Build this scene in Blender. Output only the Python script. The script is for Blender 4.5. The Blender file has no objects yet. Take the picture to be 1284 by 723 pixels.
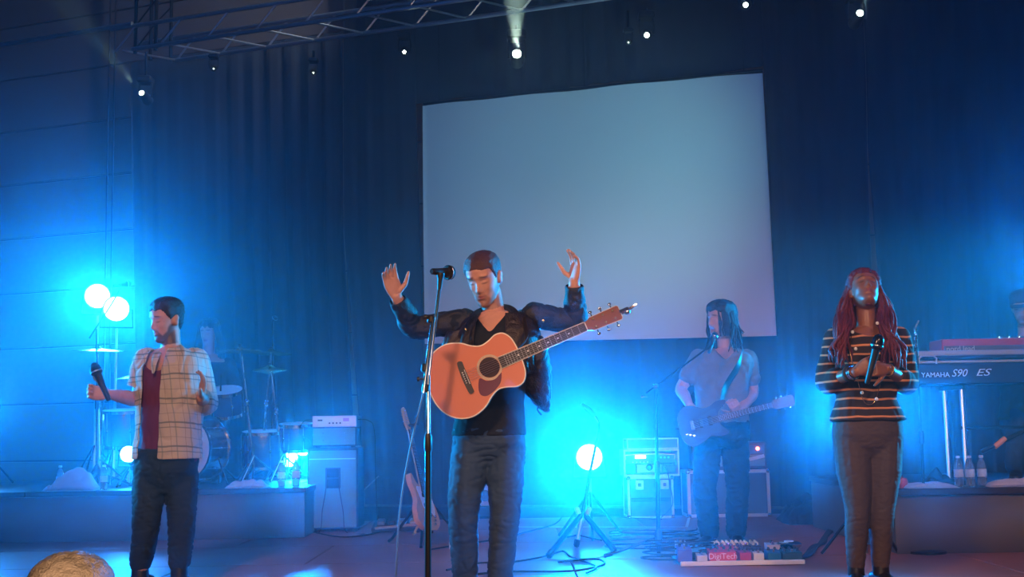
import bpy, math, random
import numpy as np
from mathutils import Vector, Matrix, Euler
random.seed(3); np.random.seed(3)
sc = bpy.context.scene
col = sc.collection

# ------------------------------------------------------------------ camera
F = 1500.0
CAM = Vector((0, 0, 0.83))
cd = bpy.data.cameras.new('camera'); cam = bpy.data.objects.new('camera', cd); col.objects.link(cam)
cd.sensor_width = 36; cd.lens = F / 1284 * 36; cd.clip_start = 0.05; cd.clip_end = 100
CR = Matrix.Rotation(math.radians(90 + 6.71), 3, 'X') @ Matrix.Rotation(math.radians(-1.0), 3, 'Z')
cam.matrix_world = Matrix.Translation(CAM) @ CR.to_4x4()
sc.camera = cam

# ------------------------------------------------------------------ world, exposure
w = bpy.data.worlds.new('world'); sc.world = w; w.use_nodes = True
w.node_tree.nodes['Background'].inputs[0].default_value = (0.05, 0.28, 1.0, 1)
w.node_tree.nodes['Background'].inputs[1].default_value = 0.010
vs = sc.view_settings
vs.view_transform = 'Standard'; vs.look = 'None'; vs.gamma = 1; vs.use_curve_mapping = False
vs.exposure = 0.0
sc.cycles.volume_bounces = 1; sc.cycles.max_bounces = 6
sc.cycles.use_denoising = True
sc.cycles.sample_clamp_indirect = 4

# ------------------------------------------------------------------ pixel helpers (photo frame 1284x723)
def P(px, py, d):
    v = CR @ Vector(((px - 642) / F, (361.5 - py) / F, -1))
    return CAM + v * (d / v.y)
def G(px, py, z=0.0):
    v = CR @ Vector(((px - 642) / F, (361.5 - py) / F, -1))
    return CAM + v * ((z - CAM.z) / v.z)
def PZ(px, d, z):                      # the point above pixel column px at depth d and height z
    h = 538 - math.tan(math.radians(1)) * (px - 642)
    p = P(px, h - (z - CAM.z) * F / d, d)
    return Vector((p.x, d, z))
W0 = Vector((2.655, 12.3, 0)); U = Vector((-.9397, .3420, 0)); N = Vector((-.3420, -.9397, 0))
def WT(px, py, off=0.0):               # photo pixel to (t, z) on the back wall plane
    v = CR @ Vector(((px - 642) / F, (361.5 - py) / F, -1))
    k = ((W0 + N * off - CAM).dot(N)) / v.dot(N)
    p = CAM + v * k
    return (p - W0).dot(U), p.z
def WP(t, z, off=0.0):
    return W0 + U * t + N * off + Vector((0, 0, z))

# ------------------------------------------------------------------ lights without a lamp of their own in view
def add_light(name, kind, loc, energy, color, target=None, **kw):
    l = bpy.data.lights.new(name, kind); l.energy = energy; l.color = color
    for k, v in kw.items(): setattr(l, k, v)
    o = bpy.data.objects.new(name, l); col.objects.link(o); o.location = loc
    if target is not None:
        o.rotation_euler = (Vector(target) - Vector(loc)).to_track_quat('-Z', 'Y').to_euler()
    return o
BLUE = (0.0, 0.19, 1.0); CYAN = (0.0, 0.23, 1.0); WARM = (1.0, 0.52, 0.34)
# warm front-of-house lights over the audience, and the camera's own flash
add_light('front_of_house_light', 'SPOT', (-1.6, 0.5, 4.0), 900, WARM, (-.3, 6.6, 0.9), spot_size=math.radians(52), spot_blend=.7, shadow_soft_size=.3)
add_light('front_of_house_light', 'SPOT', (2.6, 0.5, 4.0), 650, WARM, (1.9, 6.8, 0.8), spot_size=math.radians(48), spot_blend=.7, shadow_soft_size=.3)
add_light('camera_flash', 'SPOT', (0.06, 0.0, 0.93), 215, (1.0, .72, .55), (0, 10, 1.9), spot_size=math.radians(75), spot_blend=.5, shadow_soft_size=.03)
add_light('added_screen_fill', 'SPOT', (1.2, 8.4, 2.7), 270, (0.34, .84, .90), tuple(WP(1.95, 3.6)), spot_size=math.radians(64), spot_blend=.9, shadow_soft_size=.2)  # added light in mid-air to brighten the screen, no fixture
add_light('added_truss_fill', 'SPOT', tuple(P(560, -190, 12.0)), 320, (.75, .88, 1.0), tuple(P(120, 60, 13.6)), spot_size=math.radians(70), spot_blend=.8, shadow_soft_size=.1)  # unseen light added to bring out the truss
# unseen narrow blue spots, added off both sides to rim the performers
for src, dst, e in (((-8.4, 9.6, 1.7), (-1.95, 6.6, 1.0), 6500), ((8.4, 10.6, 2.4), (-1.9, 6.6, 1.05), 12000), ((-8.4, 10.6, 2.6), (-.15, 6.2, 1.25), 11000), ((8.4, 11.0, 2.6), (.0, 6.2, 1.2), 11500),
                    ((8.4, 10.0, 2.0), (1.95, 6.3, .95), 8500), ((-8.4, 10.2, 1.9), (1.85, 6.3, 1.0), 11000), ((8.4, 12.4, 2.2), (1.6, 8.6, 1.2), 4500)):
    add_light('added_rim_light', 'SPOT', src, e, (0.0, .42, 1.0), dst, spot_size=math.radians(10.5), spot_blend=.5, shadow_soft_size=.08)
# unseen area lights high over the stage, washing the curtains blue
add_light('blue_wash', 'AREA', (-4.5, 7.0, 5.5), 60, BLUE, (-3.0, 13.0, 1.0), size=2.0)
add_light('blue_wash', 'AREA', (4.0, 6.0, 5.5), 60, BLUE, (3.5, 11.5, 1.0), size=2.0)

# ------------------------------------------------------------------ materials
MATS = {}
def mat(name, base, rough=.6, metal=0.0, var=.12, scale=6.0, bump=0.0, bscale=60.0, spec=None, emit=None, estr=0.0, coat=0.0, trans=0.0, sheen=0.0):
    if name in MATS: return MATS[name]
    m = bpy.data.materials.new(name); m.use_nodes = True; nt = m.node_tree; b = nt.nodes['Principled BSDF']
    tc = nt.nodes.new('ShaderNodeTexCoord'); nz = nt.nodes.new('ShaderNodeTexNoise')
    nz.inputs['Scale'].default_value = scale; nz.inputs['Detail'].default_value = 4
    nt.links.new(tc.outputs['Object'], nz.inputs['Vector'])
    mx = nt.nodes.new('ShaderNodeMix'); mx.data_type = 'RGBA'
    a = tuple(max(0, c * (1 - var)) for c in base) + (1,); c2 = tuple(min(1, c * (1 + var)) for c in base) + (1,)
    mx.inputs['A'].default_value = a; mx.inputs['B'].default_value = c2
    nt.links.new(nz.outputs['Fac'], mx.inputs['Factor']); nt.links.new(mx.outputs['Result'], b.inputs['Base Color'])
    b.inputs['Roughness'].default_value = rough; b.inputs['Metallic'].default_value = metal
    if spec is not None: b.inputs['Specular IOR Level'].default_value = spec
    if coat: b.inputs['Coat Weight'].default_value = coat; b.inputs['Coat Roughness'].default_value = .08
    if trans: b.inputs['Transmission Weight'].default_value = trans
    if sheen: b.inputs['Sheen Weight'].default_value = sheen
    if emit: b.inputs['Emission Color'].default_value = emit + (1,); b.inputs['Emission Strength'].default_value = estr
    if bump:
        n2 = nt.nodes.new('ShaderNodeTexNoise'); n2.inputs['Scale'].default_value = bscale
        nt.links.new(tc.outputs['Object'], n2.inputs['Vector'])
        bp = nt.nodes.new('ShaderNodeBump'); bp.inputs['Strength'].default_value = bump; bp.inputs['Distance'].default_value = .01
        nt.links.new(n2.outputs['Fac'], bp.inputs['Height']); nt.links.new(bp.outputs['Normal'], b.inputs['Normal'])
    MATS[name] = m
    return m
def vcol_mat(name, rough=.5, bump=.15, spec=.4):
    if name in MATS: return MATS[name]
    m = bpy.data.materials.new(name); m.use_nodes = True; nt = m.node_tree; b = nt.nodes['Principled BSDF']
    at = nt.nodes.new('ShaderNodeAttribute'); at.attribute_name = 'col'
    nz = nt.nodes.new('ShaderNodeTexNoise'); nz.inputs['Scale'].default_value = 40
    mx = nt.nodes.new('ShaderNodeMix'); mx.data_type = 'RGBA'; mx.blend_type = 'MULTIPLY'
    cr = nt.nodes.new('ShaderNodeMapRange'); cr.inputs['To Min'].default_value = .88; cr.inputs['To Max'].default_value = 1.1
    nt.links.new(nz.outputs['Fac'], cr.inputs['Value'])
    mx.inputs['Factor'].default_value = 1
    nt.links.new(at.outputs['Color'], mx.inputs['A']); nt.links.new(cr.outputs['Result'], mx.inputs['B'])
    nt.links.new(mx.outputs['Result'], b.inputs['Base Color'])
    b.inputs['Roughness'].default_value = rough; b.inputs['Specular IOR Level'].default_value = spec
    MATS[name] = m
    return m
black_metal = mat('black metal', (.02, .02, .022), .35, .6)
black_plastic = mat('black plastic', (.018, .018, .02), .45)
black_rubber = mat('black rubber', (.02, .02, .02), .7)
chrome = mat('chrome', (.8, .8, .82), .12, 1.0, var=.03)
steel = mat('brushed steel', (.5, .5, .52), .3, 1.0)
brass = mat('cymbal bronze', (.75, .55, .25), .22, 1.0)
alu = mat('aluminium', (.62, .63, .65), .35, .9)

# ------------------------------------------------------------------ mesh builder
def frame_axes(d):
    d = d.normalized(); a = Vector((0, 0, 1)) if abs(d.z) < .9 else Vector((0, 1, 0))
    x = a.cross(d).normalized(); return x, d.cross(x).normalized()
class MB:
    def __init__(s): s.v = []; s.f = []
    def add(s, vs, fs):
        o = len(s.v); s.v += [tuple(v) for v in vs]; s.f += [tuple(i + o for i in f) for f in fs]; return s
    def box(s, c, sz, R=None, bev=0.0):
        c = Vector(c); hx, hy, hz = sz[0] / 2, sz[1] / 2, sz[2] / 2
        b = min(bev, hx * .9, hy * .9, hz * .9)
        if b <= 0:
            vs = [Vector((x * hx, y * hy, z * hz)) for z in (-1, 1) for y in (-1, 1) for x in (-1, 1)]
            fs = [(0, 2, 3, 1), (4, 5, 7, 6), (0, 1, 5, 4), (2, 6, 7, 3), (0, 4, 6, 2), (1, 3, 7, 5)]
        else:                                            # chamfered box
            vs = []; idx = {}
            for z in (-1, 1):
                for y in (-1, 1):
                    for x in (-1, 1):
                        for ax in range(3):
                            p = [x * (hx - b), y * (hy - b), z * (hz - b)]; p[ax] = (x * hx, y * hy, z * hz)[ax]
                            idx[(x, y, z, ax)] = len(vs); vs.append(Vector(p))
            I = lambda x, y, z, a: idx[(x, y, z, a)]
            fs = []
            for q in (-1, 1):
                fs.append([I(q, -1, -1, 0), I(q, 1, -1, 0), I(q, 1, 1, 0), I(q, -1, 1, 0)][::q])
                fs.append([I(-1, q, -1, 1), I(-1, q, 1, 1), I(1, q, 1, 1), I(1, q, -1, 1)][::q])
                fs.append([I(-1, -1, q, 2), I(1, -1, q, 2), I(1, 1, q, 2), I(-1, 1, q, 2)][::q])
            for a in (-1, 1):
                for c2 in (-1, 1):
                    k = a * c2
                    fs.append([I(a, c2, -1, 0), I(a, c2, -1, 1), I(a, c2, 1, 1), I(a, c2, 1, 0)][::k])
                    fs.append([I(a, -1, c2, 2), I(a, -1, c2, 0), I(a, 1, c2, 0), I(a, 1, c2, 2)][::k])
                    fs.append([I(-1, a, c2, 1), I(-1, a, c2, 2), I(1, a, c2, 2), I(1, a, c2, 1)][::k])
            for x in (-1, 1):
                for y in (-1, 1):
                    for z in (-1, 1):
                        fs.append([I(x, y, z, 0), I(x, y, z, 1), I(x, y, z, 2)][::x * y * z])
        if R is not None: vs = [R @ v for v in vs]
        return s.add([v + c for v in vs], fs)
    def loft(s, rings, cap=True):
        """rings: list of lists of points, all the same length; round end caps by fan"""
        n = len(rings[0]); vs = [p for r in rings for p in r]; fs = []
        for i in range(len(rings) - 1):
            for j in range(n):
                k = (j + 1) % n; fs.append((i * n + j, i * n + k, (i + 1) * n + k, (i + 1) * n + j))
        if cap:
            a = sum((Vector(p) for p in rings[0]), Vector()) / n; b = sum((Vector(p) for p in rings[-1]), Vector()) / n
            ia = len(vs); vs.append(a); ib = len(vs); vs.append(b)
            for j in range(n):
                k = (j + 1) % n; fs.append((ia, k, j)); o = (len(rings) - 1) * n; fs.append((ib, o + j, o + k))
        return s.add(vs, fs)
    def tube(s, pts, r, n=10, round_=False, flat=1.0, up=None):
        pts = [Vector(p) for p in pts]; m = len(pts)
        rs = list(r) if hasattr(r, '__len__') else [r] * m
        tg = []
        for i in range(m):
            a = pts[max(0, i - 1)]; b = pts[min(m - 1, i + 1)]; d = (b - a)
            tg.append(d.normalized() if d.length > 1e-9 else Vector((0, 0, 1)))
        x, y = frame_axes(tg[0])
        if up is not None:
            u_ = Vector(up); x = (u_ - tg[0] * u_.dot(tg[0])).normalized(); y = tg[0].cross(x)
        X = x; rings = []
        def ring(c, X, Y, r_): return [c + X * (r_ * math.cos(2 * math.pi * j / n)) + Y * (r_ * flat * math.sin(2 * math.pi * j / n)) for j in range(n)]
        for i in range(m):
            X = (X - tg[i] * X.dot(tg[i])).normalized(); Y = tg[i].cross(X)
            if round_ and i == 0:
                for a in (.15, .55, .85): rings.append(ring(pts[0] - tg[0] * rs[0] * math.cos(a * math.pi / 2), X, Y, rs[0] * math.sin(a * math.pi / 2)))
            rings.append(ring(pts[i], X, Y, rs[i]))
            if round_ and i == m - 1:
                for a in (.85, .55, .15): rings.append(ring(pts[i] + tg[i] * rs[i] * math.cos(a * math.pi / 2), X, Y, rs[i] * math.sin(a * math.pi / 2)))
        return s.loft(rings)
    def lathe(s, prof, o=(0, 0, 0), axis=(0, 0, 1), n=24, cap=True):
        """prof: list of (radius, height along axis)"""
        o = Vector(o); ax = Vector(axis).normalized(); x, y = frame_axes(ax)
        return s.loft([[o + ax * h + x * (max(r, 1e-5) * math.cos(2 * math.pi * j / n)) + y * (max(r, 1e-5) * math.sin(2 * math.pi * j / n)) for j in range(n)] for r, h in prof], cap)
    def ellipsoid(s, c, rx, ry, rz, R=None, n=16, m=10):
        c = Vector(c); rings = []
        for i in range(m):
            a = -math.pi / 2 + math.pi * (i + .5) / m
            r = []
            for j in range(n):
                b = 2 * math.pi * j / n
                v = Vector((rx * math.cos(a) * math.cos(b), ry * math.cos(a) * math.sin(b), rz * math.sin(a)))
                r.append(c + (R @ v if R is not None else v))
            rings.append(r)
        return s.loft(rings)
    def prism(s, outline, z0, z1, R=None, o=(0, 0, 0)):
        n = len(outline); o = Vector(o)
        f = lambda p, z: o + (R @ Vector((p[0], p[1], z)) if R is not None else Vector((p[0], p[1], z)))
        return s.add([f(p, z0) for p in outline] + [f(p, z1) for p in outline],
                     [tuple(range(n))[::-1], tuple(range(n, 2 * n))] + [(i, (i + 1) % n, n + (i + 1) % n, n + i) for i in range(n)])
    def build(s, name, m, parent=None, smooth=True, ang=40):
        L = Vector(parent['_o']) if parent is not None and '_o' in parent else Vector((0, 0, 0))
        me = bpy.data.meshes.new(name); me.from_pydata([(v[0] - L.x, v[1] - L.y, v[2] - L.z) for v in s.v], [], s.f)
        if m is not None: me.materials.append(m)
        return link(name, me, parent, smooth, ang, L)
def link(name, me, parent=None, smooth=True, ang=40, L=None):
    if smooth:
        me.shade_smooth()
        if ang: me.set_sharp_from_angle(angle=math.radians(ang))
    o = bpy.data.objects.new(name, me); col.objects.link(o)
    if parent is not None:
        o.parent = parent; o['_o'] = tuple(parent['_o']) if '_o' in parent else (0, 0, 0)
    return o
def tag(o, label=None, cat=None, group=None, kind=None):
    if label: o['label'] = label
    if cat: o['category'] = cat
    if group: o['group'] = group
    if kind: o['kind'] = kind
    return o
def thing(name, label, cat, loc=(0, 0, 0), group=None):
    o = bpy.data.objects.new(name, None); col.objects.link(o); o.location = loc; o.empty_display_size = .1
    o['_o'] = tuple(loc); return tag(o, label, cat, group)
def copy_tree(o, parent=None):
    c = o.copy(); col.objects.link(c); c.parent = parent
    for ch in [x for x in bpy.data.objects if x.parent == o]: copy_tree(ch, c)
    return c
def bez(p0, p1, p2, p3, n=16):
    out = []
    for i in range(n + 1):
        t = i / n; a = (1 - t) ** 3; b = 3 * t * (1 - t) ** 2; c = 3 * t * t * (1 - t); d = t ** 3
        out.append(Vector(p0) * a + Vector(p1) * b + Vector(p2) * c + Vector(p3) * d)
    return out
def smooth_path(pts, n=6):
    pts = [Vector(p) for p in pts]; out = []
    for i in range(len(pts) - 1):
        a = pts[max(0, i - 1)]; b = pts[i]; c = pts[i + 1]; d = pts[min(len(pts) - 1, i + 2)]
        for k in range(n):
            t = k / n
            out.append(.5 * ((2 * b) + (c - a) * t + (2 * a - 5 * b + 4 * c - d) * t * t + (3 * b - a - 3 * c + d) * t ** 3))
    out.append(pts[-1]); return out
def outline_path(pts, n=8):            # closed Catmull-Rom in 2D
    m = len(pts); out = []
    for i in range(m):
        a, b, c, d = (Vector(pts[(i + k - 1) % m]) for k in range(4))
        for k in range(n):
            t = k / n; out.append(.5 * ((2 * b) + (c - a) * t + (2 * a - 5 * b + 4 * c - d) * t * t + (3 * b - a - 3 * c + d) * t ** 3))
    return out
def text_part(name, body, size, m, parent, loc, R, extrude=.001, align='CENTER', shear=0.0, sx=1.0):
    c = bpy.data.curves.new('tmp', 'FONT'); c.body = body; c.size = size; c.extrude = extrude; c.align_x = align; c.shear = shear; c.resolution_u = 3
    t = bpy.data.objects.new('tmp', c); col.objects.link(t); dg = bpy.context.evaluated_depsgraph_get(); dg.update()
    me = bpy.data.meshes.new_from_object(t.evaluated_get(dg)); bpy.data.objects.remove(t); bpy.data.curves.remove(c)
    L = Vector(parent['_o']); me.transform(Matrix.Translation(Vector(loc) - L) @ R.to_4x4() @ Matrix.Diagonal((sx, 1, 1, 1))); me.materials.clear(); me.materials.append(m); me.name = name
    return link(name, me, parent, False)

# numpy value noise for cloth folds and the like
_rg = np.random.RandomState(7); _LAT = _rg.rand(32, 32, 32)
def vnoise(p):
    i = np.floor(p).astype(int); f = p - i; f = f * f * (3 - 2 * f); r = 0
    for a in (0, 1):
        for b in (0, 1):
            for c in (0, 1):
                w_ = (f[:, 0] if a else 1 - f[:, 0]) * (f[:, 1] if b else 1 - f[:, 1]) * (f[:, 2] if c else 1 - f[:, 2])
                r = r + w_ * _LAT[(i[:, 0] + a) % 32, (i[:, 1] + b) % 32, (i[:, 2] + c) % 32]
    return r
# ------------------------------------------------------------------ haze
hz = bpy.data.materials.new('stage haze'); hz.use_nodes = True
nt = hz.node_tree; nt.nodes.remove(nt.nodes['Principled BSDF'])
vsn = nt.nodes.new('ShaderNodeVolumeScatter'); vsn.inputs['Density'].default_value = 0.022; vsn.inputs['Anisotropy'].default_value = 0.76
vsn.inputs['Color'].default_value = (.9, .95, 1, 1)
nt.links.new(vsn.outputs[0], nt.nodes['Material Output'].inputs['Volume'])
hb = MB().prism([(-8.0, 5.6), (8.0, 5.6), tuple(WP(-5.2, 0, .02).xy), tuple(WP(11.3, 0, .02).xy)], .002, 8.6).build('haze', hz, smooth=False); tag(hb, 'thin blue stage haze hanging over the rear of the stage', 'haze', kind='stuff')

# ------------------------------------------------------------------ the setting
def struct(o, label=None): o['kind'] = 'structure'; 
floor_m = mat('stage floor boards', (.34, .125, .085), .48, var=.3, scale=1.5, bump=.05, bscale=30, spec=.3)
edge_m = mat('dark joint', (.03, .02, .02), .8)
fl = MB().box((0, 10.5, -.06), (17, 12.4, .08)).build('floor', edge_m, smooth=False); struct(fl); fl['_o'] = (0, 0, 0)
# deck panels with open joints
deck = None
for iy in range(6):
    y0 = 4.72 + 1.22 * iy
    for ix in range(7):
        x0 = -8.2 + 2.44 * ix + (.75 if iy % 2 else 0)
        if deck is None:
            deck = MB().box((0, 0, -.01), (2.432, 1.212, .02), bev=.004).build('panel', floor_m, smooth=False); o = deck
        else:
            o = deck.copy(); col.objects.link(o)
        o.parent = fl; o.location = (x0, y0, -.0)
# stage front and the hall floor below it
front_m = mat('black stage skirt', (.03, .03, .035), .9)
sf = MB().box((0, 4.25, -.56), (17, .1, 1.0)).build('trim_1', front_m, smooth=False); struct(sf)
hf = MB().box((0, 0, -1.12), (17, 12, .1)).build('floor_hall', mat('hall carpet', (.05, .04, .05), .95), smooth=False); struct(hf)

wall_m = mat('brown acoustic panel', (.20, .145, .11), .7, var=.2, scale=.8)
wb = MB(); a0, a1 = -4.5, 13.5
R_w = Matrix((( U.x, N.x, 0), (U.y, N.y, 0), (0, 0, 1)))
wb.box(WP((a0 + a1) / 2, 4.6, -.12), (a1 - a0, .1, 9.4), R_w); wall = wb.build('wall_back', edge_m, smooth=False); struct(wall); wall['_o'] = (0, 0, 0)
pan = MB().box((0, 0, 0), (17.9, .05, .712), R_w, bev=.008).build('panel', wall_m, smooth=False); first = True
for r in range(13):
    for c in range(1):
        o = pan if first else pan.copy()
        if not first: col.objects.link(o)
        first = False; o.parent = wall; o.location = WP(a0 + 9.0, -.2 + .73 * r + .365, -.045)

# ---- curtains: pleated sheets with real thickness
cur_m = mat('black velvet curtain', (.030, .036, .050), .92, var=.25, scale=3, sheen=.05)
def plin(pts):
    pts = sorted(pts)
    return lambda z: float(np.interp(z, [p[0] for p in pts], [p[1] for p in pts]))
def curtain(name, label, el, er, ztop, zbot, off, amp=.045, period=.25, seed=0, nz=16):
    """el, er: functions z -> t of the two vertical edges; ztop, zbot: functions of f (0 at el, 1 at er)"""
    nx = int(abs(el(3) - er(3)) / .03) + 6; vs = []; rs = np.random.RandomState(seed); ph = rs.rand(8) * 6.28
    w3 = er(3) - el(3)
    for k in range(2):
        for i in range(nz + 1):
            g = i / nz
            for j in range(nx + 1):
                f = j / nx; z = ztop(f) * (1 - g) + zbot(f) * g; t = el(z) + (er(z) - el(z)) * f; s_ = el(3) + w3 * f
                a = amp * (.55 + .45 * math.sin(s_ * 2.1 + ph[0])) * (.6 + .5 * g)
                w_ = a * math.sin(s_ * 6.283 / period + 1.3 * math.sin(s_ * 1.7 + ph[1]) + .25 * math.sin(z * .8 + ph[2] + s_)) + .35 * a * math.sin(s_ * 6.283 / (period * .43) + ph[3])
                vs.append(WP(t, z, off + w_ + k * .008))
    m = (nx + 1) * (nz + 1); fs = []
    for i in range(nz):
        for j in range(nx):
            q = i * (nx + 1) + j; fs.append((q + m, q + 1 + m, q + nx + 2 + m, q + nx + 1 + m)); fs.append((q + nx + 1, q + nx + 2, q + 1, q))
    for i in range(nz):
        for j in (0, nx): q = i * (nx + 1) + j; fs.append((q, q + nx + 1, q + nx + 1 + m, q + m))
    for j in range(nx):
        for i in (0, nz): q = i * (nx + 1) + j; fs.append((q, q + 1, q + 1 + m, q + m))
    o = MB().add(vs, fs).build(name, cur_m, ang=0); tag(o, label, 'curtain', 'black stage drapes along the back wall'); return o
OFF = .17
def wt(px, py): return WT(px, py, OFF)
def edge(pxs): 
    pts = [(wt(*p)[1], wt(*p)[0]) for p in pxs]; return plin(pts)
K = lambda v: (lambda f: v)
ZT = 7.2
curtain('curtain', 'wide black drape at the far left, beside the bare brown wall', edge([(163, 90), (172, 560)]), edge([(431, 100), (432, 290), (450, 618)]), K(wt(166, 78)[1]), K(.02), OFF, seed=1)
curtain('curtain', 'narrow black drape between the thin wall gap and the projection screen', edge([(432, 100), (433, 288), (459, 618)]), edge([(521, 110), (524, 200), (531, 430), (534, 600)]), K(ZT), K(.02), OFF, seed=2)
zt1, zt2 = wt(521, 134)[1], wt(962, 88)[1]
tl_, tr_ = wt(521, 134)[0], wt(965, 88)[0]
curtain('curtain', 'black drape hanging above the projection screen', K(tl_), K(tr_), K(ZT), lambda f: zt1 + (zt2 - zt1) * f + .02 * math.sin(f * 14) + .03, OFF, seed=3, amp=.03)
zb = wt(750, 424)[1]
curtain('curtain', 'black drape hanging below the projection screen', edge([(534, 430), (537, 600)]), edge([(974, 420), (978, 600)]), K(zb + .25), K(.02), OFF - .05, seed=4, amp=.03)
curtain('curtain', 'black drape between the projection screen and the pointed wall gap', edge([(958, 90), (975, 420), (978, 600)]), edge([(1086, 90), (1087, 190), (1093, 345), (1100, 600)]), K(ZT), K(.02), OFF, seed=5)
curtain('curtain', 'black drape at the right, behind the keyboards', edge([(1086.5, 90), (1088, 190), (1101, 345), (1112, 600)]), edge([(1500, 90), (1500, 560)]), K(ZT), K(.02), OFF, seed=6)
# tall black masking above the left drape stops at the truss; the bare wall shows above it

# ---- projection screen: one cloth with slightly rippled edges and a hem
scr_m = mat('white projection cloth', (.74, .76, .78), .75, var=.02, scale=.8)
sc_tl, sc_tr, sc_br, sc_bl = WT(530, 133, .30), WT(956, 91, .30), WT(974, 421, .30), WT(533, 431, .30)
vs = []; nx, nz = 60, 40
for k in range(2):
    for i in range(nz + 1):
        g = i / nz
        for j in range(nx + 1):
            f = j / nx
            t = (sc_tl[0] * (1 - f) + sc_tr[0] * f) * (1 - g) + (sc_bl[0] * (1 - f) + sc_br[0] * f) * g
            z = (sc_tl[1] * (1 - f) + sc_tr[1] * f) * (1 - g) + (sc_bl[1] * (1 - f) + sc_br[1] * f) * g
            z += (1 - g) * (.012 * math.sin(f * 3.1) + .005 * math.sin(f * 23))
            vs.append(WP(t, z, .30 + .012 * math.sin(f * 11 + g * 3) + k * .004))
m_ = (nx + 1) * (nz + 1); fs = []
for i in range(nz):
    for j in range(nx):
        q = i * (nx + 1) + j; fs.append((q + m_, q + 1 + m_, q + nx + 2 + m_, q + nx + 1 + m_)); fs.append((q + nx + 1, q + nx + 2, q + 1, q))
    for j in (0, nx): q = i * (nx + 1) + j; fs.append((q, q + nx + 1, q + nx + 1 + m_, q + m_))
scr = thing('projection_screen', 'large blank pale projection screen hanging before the drapes', 'screen', tuple(WP((sc_bl[0] + sc_br[0]) / 2, sc_br[1], .30)))
MB().add(vs, fs).build('screen_cloth', scr_m, scr, ang=0)
b = MB(); b.tube([WP(sc_tl[0], sc_tl[1] + .03, .27), WP(sc_tr[0], sc_tr[1] + .03, .27)], .02).build('top_bar', black_metal, scr)
for f in (.05, .5, .95):
    t = sc_tl[0] * (1 - f) + sc_tr[0] * f; z = sc_tl[1] * (1 - f) + sc_tr[1] * f
    MB().tube([WP(t, z + .03, .27), WP(t, ZT + 1, .27)], .004, 6).build('hanging_line', black_metal, scr)

# ---- lighting truss, parallel to the back wall
dT = 13.3; T0 = P(170, 61, dT); ru = -U
tr_h, tr_w = .275, .54
def TP(s_, a=0, h=0): return T0 + ru * s_ - N * a + Vector((0, 0, h))      # s along the truss to the right, a away from camera, h up
truss = thing('lighting_truss', 'long silver box truss running across above the stage', 'truss', tuple(TP(4)))
Ltr = 14.0
for a, h, s0 in ((0, 0, -.05), (tr_w, 0, .12), (0, tr_h, -.35), (tr_w, tr_h, -.35)):
    MB().tube([TP(s0, a, h), TP(Ltr, a, h)], .026, 8).build('chord', alu, truss)
step = .62
k = 0; s_ = -.28
br_mesh = None
while s_ < Ltr - 1:
    MB().tube([TP(s_, 0, 0), TP(s_ + .28, 0, tr_h)], .012, 6).build('brace', alu, truss)
    MB().tube([TP(s_ + .45, tr_w, 0), TP(s_ + .72, tr_w, tr_h)], .012, 6).build('brace', alu, truss)
    MB().tube([TP(s_ + .1, 0, 0), TP(s_ + .45, tr_w, 0)], .012, 6).build('brace', alu, truss)
    s_ += step
# upright truss tower that carries its left end
tower = thing('truss_tower', 'dim upright square truss at the left end of the long truss', 'truss', tuple(TP(.0, .05, 0)))
for a in (0.0, .28):
    for b_ in (-.02, .26): MB().tube([TP(b_, a + .02, -.05), TP(b_, a + .02, 3.2)], .022, 8).build('chord', black_metal, tower)
for i in range(11):
    z = i * .28
    MB().tube([TP(-.02, .02, z), TP(.26, .02, z + .28)], .01, 6).build('brace', black_metal, tower)
    MB().tube([TP(.26, .02, z), TP(.26, .30, z + .28)], .01, 6).build('brace', black_metal, tower)
pp = MB().tube([P(-60, 66, 14.2), P(166, 30, 13.3)], .03, 8).build('lighting_bar', alu); tag(pp, 'thin dim pipe running off to the left from the truss end', 'pipe')

# ---- moving heads hanging from the truss; the lamp's beam leaves toward the audience
lens_m = mat('lit lamp lens', (.9, 1, .9), .3, emit=(.75, 1.0, .85), estr=14)
dim_lens = mat('dim lamp lens', (.7, .8, .9), .3, emit=(.7, .85, 1.0), estr=1.5)
def moving_head(px, py, d, label, lit, target=None, s=1.0, energy=0, bcol=(.7, 1, .8), hang=None, r=.03):
    c = P(px, py, d)
    aim = (Vector(target) - c).normalized() if target is not None else (Vector((0, 0, 0)) - c).normalized()
    t = thing('moving_head_lamp', label, 'stage lamp', tuple(c), 'stage lamps hanging from the truss')
    top = Vector((c.x, c.y, hang if hang else c.z + .5))
    bc = c - aim * .13 * s
    MB().lathe([(.045 * s, 0), (.06 * s, .02 * s), (.06 * s, .12 * s), (.075 * s, .2 * s), (.07 * s, .26 * s), (.035 * s, .29 * s)], c + aim * .01, -aim, 14).build('housing', black_plastic, t)
    MB().lathe([(r * s, 0), (r * .8 * s, .006), (.001, .012)], c + aim * .012, aim, 14).build('lens', lens_m if lit else dim_lens, t)
    sx = aim.cross(Vector((0, 0, 1))).normalized()
    for q in (-1, 1): MB().tube([bc + sx * q * .085 * s, bc + sx * q * .095 * s + Vector((0, 0, .1 * s)), bc + sx * q * .08 * s + Vector((0, 0, .2 * s))], .014 * s, 6).build('yoke_arm', black_plastic, t)
    MB().box(bc + Vector((0, 0, .24 * s)), (.2 * s, .2 * s, .09 * s), bev=.015).build('base', black_plastic, t)
    if top.z - bc.z > .3 * s: MB().tube([bc + Vector((0, 0, .28 * s)), Vector((bc.x, bc.y, top.z))], .015, 6).build('hanging_clamp', black_metal, t)
    if energy:
        add_light('moving_head_beam', 'SPOT', c + aim * .05, energy, bcol, c + aim * 5, spot_size=math.radians(9), spot_blend=.3, shadow_soft_size=.02)
    return t
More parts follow.
